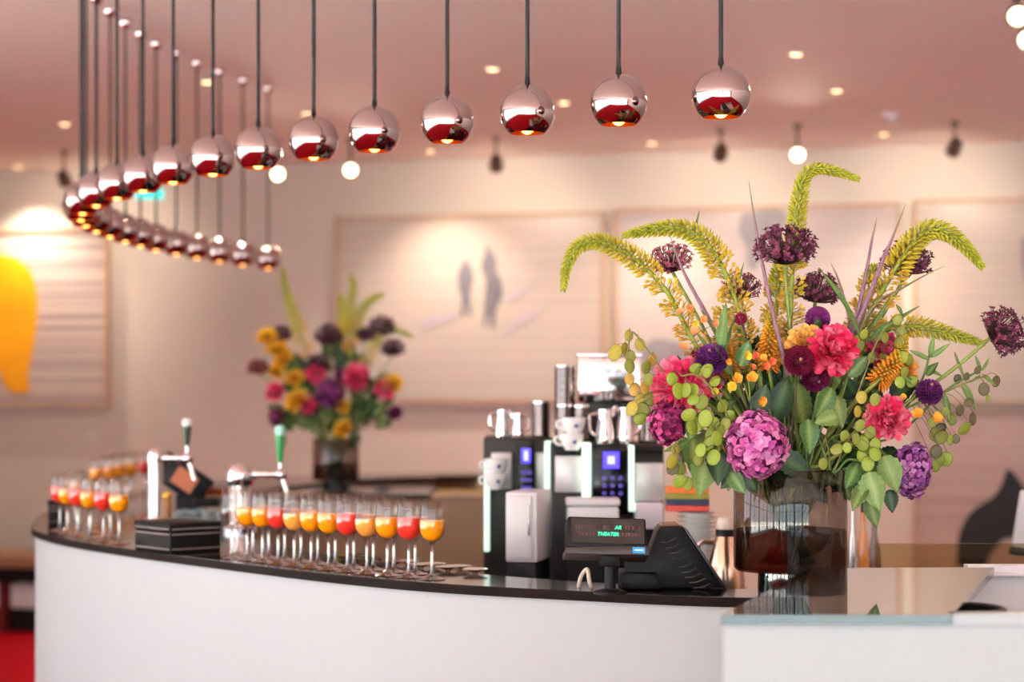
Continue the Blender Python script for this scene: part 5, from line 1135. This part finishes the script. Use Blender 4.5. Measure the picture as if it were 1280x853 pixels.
# foliage
rf = random.Random(77)
def fill_leaves(cx, cyy, wx, wy, n, kinds, Lr=(30, 55)):
    out = []
    for i in range(n):
        x = cx + rf.uniform(-wx, wx); y = cyy + rf.uniform(-wy, wy); a = rf.uniform(-1.3, 1.3) + (0 if y < 540 else PI); L = rf.uniform(*Lr); out.append((x, y, x + math.sin(a) * L, y - math.cos(a) * L, rf.choice(kinds), rf.uniform(-.03, .12)))
    return out
for i, (cx, cyy, w) in enumerate(((900, 545, 'behind the left green pods'), (935, 500, 'above the big hydrangea on its left'), (965, 490, 'behind the maroon dahlia'), (1000, 530, 'in the dark centre of the bouquet'), (1035, 510, 'right of the bouquet centre'), (1065, 540, 'behind the right green pods'), (1095, 500, 'behind the right peonies'), (870, 520, 'behind the left peony and hydrangea'), (985, 585, 'just above the vase rim'), (1040, 590, 'just above the right of the vase rim'), (1050, 560, 'in the shade under the right peony'), (1095, 545, 'behind the low right green pods'), (950, 470, 'behind the small orange blossoms'))):
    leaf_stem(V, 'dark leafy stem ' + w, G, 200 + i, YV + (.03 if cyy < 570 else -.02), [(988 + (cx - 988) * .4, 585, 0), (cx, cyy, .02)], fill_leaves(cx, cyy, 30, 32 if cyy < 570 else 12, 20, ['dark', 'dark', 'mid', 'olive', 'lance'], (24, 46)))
leaf_stem(V, 'stem with broad pale serrated leaves hanging over the left rim', G, 221, YV - .13, [(930, 590, .04), (900, 565, .02), (880, 558, 0)], [(882, 565, 876, 622, 'light', 0), (866, 548, 868, 596, 'olive', .01), (895, 560, 899, 606, 'dark', .0), (868, 520, 862, 552, 'mid', .02)])
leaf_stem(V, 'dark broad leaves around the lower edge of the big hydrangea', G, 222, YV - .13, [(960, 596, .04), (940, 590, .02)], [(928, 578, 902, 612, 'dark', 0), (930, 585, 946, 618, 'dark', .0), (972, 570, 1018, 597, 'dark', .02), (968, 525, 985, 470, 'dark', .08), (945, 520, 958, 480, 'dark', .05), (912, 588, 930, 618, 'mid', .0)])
leaf_stem(V, 'stem with broad green leaves in the right centre', G, 223, YV - .10, [(1010, 590, .03), (1020, 550, 0), (1035, 520, 0)], [(1010, 524, 1014, 568, 'mid', -.02), (1050, 520, 1018, 528, 'light', -.01), (1040, 485, 1022, 522, 'mid', .0), (1045, 495, 1052, 535, 'olive', .0), (1060, 470, 1085, 445, 'mid', .03), (1050, 480, 1035, 455, 'mid', .02), (1003, 530, 996, 470, 'olive', .05)])
leaf_stem(V, 'stem of large green leaves drooping over the right rim', G, 224, YV - .13, [(1040, 590, .04), (1060, 575, .02), (1082, 578, 0)], [(1104, 570, 1124, 616, 'light', 0), (1086, 590, 1098, 640, 'light', -.01), (1082, 605, 1064, 638, 'olive', 0), (1086, 622, 1096, 660, 'olive', .01), (1112, 612, 1116, 642, 'dark', .03), (1072, 580, 1058, 610, 'mid', .02)])
leaf_stem(V, 'light green lance-leaved sprig standing up at right', G, 225, YV - .02, [(1110, 540, 0), (1150, 480, 0), (1163, 440, 0)], [(1163, 448, 1166, 418, 'lance', 0), (1163, 447, 1187, 430, 'lance', 0), (1162, 450, 1138, 437, 'lance', 0), (1160, 462, 1180, 470, 'lance', 0), (1158, 470, 1172, 452, 'mid', 0), (1193, 440, 1206, 478, 'blade', 0), (1150, 485, 1130, 470, 'lance', 0)])
leaf_stem(V, 'lance-leaved sprig at the far right edge of the bouquet', G, 226, YV - .02, [(1120, 545, 0), (1180, 490, 0), (1226, 462, 0)], [(1226, 464, 1220, 444, 'lance', 0), (1227, 464, 1238, 448, 'lance', 0), (1228, 468, 1244, 480, 'lance', 0), (1226, 470, 1212, 478, 'lance', 0), (1202, 478, 1222, 512, 'lance', 0), (1180, 492, 1188, 528, 'lance', 0)])
leaf_stem(V, 'narrow grassy leaves among the left spikes', G, 227, YV - .04, [(950, 540, 0), (915, 470, 0), (898, 420, 0)], [(898, 425, 880, 385, 'blade', 0), (900, 440, 905, 380, 'lance', 0), (905, 445, 915, 395, 'blade', 0), (896, 450, 868, 412, 'blade', 0), (925, 458, 937, 425, 'mid', -.03), (915, 470, 890, 430, 'lance', 0), (868, 290, 875, 262, 'blade', 0), (925, 350, 928, 330, 'blade', 0)])
leaf_stem(V, 'narrow grassy leaves between the right spikes', G, 228, YV - .03, [(1040, 540, 0), (1060, 470, 0), (1075, 420, 0)], [(1075, 420, 1040, 330, 'blade', 0), (1074, 425, 1120, 375, 'blade', 0), (1080, 430, 1146, 378, 'blade', 0), (1068, 440, 1030, 420, 'blade', 0), (1120, 380, 1132, 398, 'lance', 0), (1062, 450, 1050, 405, 'lance', .02), (1085, 425, 1110, 400, 'lance', .0)])
# small orange blossoms
blossom_sprig(V, 'sprig of small orange blossoms above the big hydrangea', G, 231, YV - .08, [(945, 560, 0), (938, 500, 0), (935, 470, 0)], [(921, 475, 9), (939, 472, 9), (951, 501, 10), (910, 452, 6), (955, 448, 6)])
blossom_sprig(V, 'sprig of tiny salmon blossoms among the left spikes', G, 232, YV - .05, [(920, 540, 0), (880, 450, 0), (860, 410, 0)], [(868, 415, 7), (855, 434, 7), (850, 390, 6), (880, 400, 6), (862, 385, 6), (893, 405, 6)], '#f08a4a', '#f6b070')
blossom_sprig(V, 'sprig of small orange blossoms below the right violet dahlia', G, 233, YV - .09, [(1080, 560, 0), (1120, 530, 0), (1150, 512, 0)], [(1147, 519, 9), (1171, 524, 9), (1128, 497, 6)])
blossom_sprig(V, 'sprig of red and salmon blossoms left of the maroon dahlia', G, 234, YV - .06, [(970, 540, 0), (955, 490, 0), (948, 460, 0)], [(945, 446, 7), (957, 458, 7), (940, 460, 6), (965, 452, 6)], '#f0553c', '#f88a5a')
blossom_sprig(V, 'sprig of small yellow blossoms left of centre', G, 235, YV - .07, [(950, 540, 0), (930, 480, 0)], [(934, 445, 7), (870, 405, 6), (893, 490, 7), (915, 484, 8)], '#e8c424', '#f6dc50')

# ------------------------------------------------------------------ the second bouquet, far behind
YB2 = YB
cx = (420 - 640) / F * YB2
V2 = make_vase(cx, YB2, zt, .88, 'blurred smoked glass vase of flowers on the far counter')
G2 = 'flowers in the far blurred bouquet'; rnd2 = random.Random(9)
def U2(px): return px / F * YB2
def p2(pts, a=0, b=0): return pth(pts, YB2, a, b)
flower_foxtail(p2([(386, 450), (378, 425), (368, 395), (358, 365), (353, 335)]), V2, 'tall foxtail lily rising to the far pendant, far bouquet', G2, 301, .040, .3, lod=.6)
flower_foxtail(p2([(432, 450), (430, 420), (428, 395), (426, 368)], .1, .1), V2, 'upright foxtail lily at centre of the far bouquet', G2, 302, .040, .35, lod=.6)
flower_foxtail(p2([(438, 440), (436, 405), (438, 378), (442, 358), (438, 344)]), V2, 'curling foxtail lily highest at centre, far bouquet', G2, 303, .040, .3, lod=.6)
flower_foxtail(p2([(440, 440), (443, 412), (450, 392), (462, 376), (480, 368)]), V2, 'foxtail lily leaning right in the far bouquet', G2, 304, .040, .3, lod=.6)
flower_foxtail(p2([(456, 460), (464, 435), (476, 418), (492, 412), (515, 421)]), V2, 'low foxtail lily reaching right in the far bouquet', G2, 305, .034, .3, lod=.6)
for i, (x, y, r_, w) in enumerate(((411, 420, 13, 'left of the central spikes'), (478, 409, 13, 'highest on the right'), (491, 436, 11, 'at the right edge'), (457, 419, 9, 'just right of the central spikes'), (352, 418, 10, 'above the yellow blooms'), (323, 460, 10, 'lone at the far left'), (397, 455, 11, 'near the middle'))):
    flower_allium(P(x, y, YB2), U2(r_ * 1.2), V2, 'blurred dark allium ' + w + ', far bouquet', G2, 310 + i, '#3d1c34' if i != 5 else '#7a3038', '#5c2c44' if i != 5 else '#9c4a4a', 230)
for i, (x, y, r_, w) in enumerate(((445, 472, 15, 'largest, right of centre'), (395, 468, 11, 'left of centre'), (343, 490, 10, 'at the left'), (384, 506, 10, 'below the left yellow ones'), (482, 487, 11, 'at the right'))):
    flower_peony(P(x, y, YB2 - .05), U2(r_ * 1.25), (0, -1, .2), V2, 'blurred hot pink bloom ' + w + ', far bouquet', G2, 320 + i, n=50, lod=0)
flower_hydrangea(P(412, 492, YB2 - .08), U2(18), U2(16), U2(19), (0, -1, .1), V2, 'blurred purple hydrangea in the centre of the far bouquet', G2, 331, ('#7a2068', '#9a3c86', '#521044'), 110)
flower_hydrangea(P(345, 521, YB2 - .05), U2(10), U2(10), U2(12), (-.5, -1, .1), V2, 'blurred magenta hydrangea at lower left of the far bouquet', G2, 332, ('#8a2058', '#b04a80', '#5c1040'), 70)
for i, (x, y, r_, w) in enumerate(((334, 420, 10, 'highest at the left'), (345, 434, 11, 'second from the top'), (353, 448, 11, 'third from the top'), (347, 464, 8, 'lowest of the slanting row'), (369, 472, 10, 'left of centre'), (369, 500, 12, 'below the left pink blooms'), (492, 478, 10, 'at the right beside a pink bloom'), (429, 508, 7, 'under the purple hydrangea'), (428, 535, 9, 'lowest, over the vase'))):
    flower_rose(P(x, y, YB2 - .06), U2(r_ * 1.1), (rnd2.uniform(-.6, .6), -1, rnd2.uniform(.2, 1.2)), V2, 'blurred yellow bloom ' + w + ', far bouquet', G2, 340 + i, '#f0a418' if i != 8 else '#f08a1c', '#ffc83c')
flower_dahlia(P(494, 516, YB2), U2(9), (.5, -.8, .1), V2, 'blurred dark purple dahlia at lower right, far bouquet', G2, 351, n=90)
flower_dahlia(P(428, 470, YB2), U2(10), (0, -.8, .3), V2, 'blurred plum dahlia beside the largest pink bloom, far bouquet', G2, 352, n=90)
for i, (cx_, cyy, w) in enumerate(((370, 530, 'at lower left'), (400, 525, 'left of the vase centre'), (440, 530, 'right of the vase centre'), (470, 520, 'at lower right'), (455, 490, 'behind the right pink blooms'), (380, 480, 'behind the left yellow blooms'), (425, 450, 'behind the central spikes'))):
    leaf_stem(V2, 'blurred leafy stem ' + w + ' of the far bouquet', G2, 360 + i, YB2 + .02, [(420 + (cx_ - 420) * .4, 545, 0), (cx_, cyy, 0)], fill_leaves(cx_, cyy, 18, 16, 16, ['dark', 'mid', 'olive'], (16, 28)))
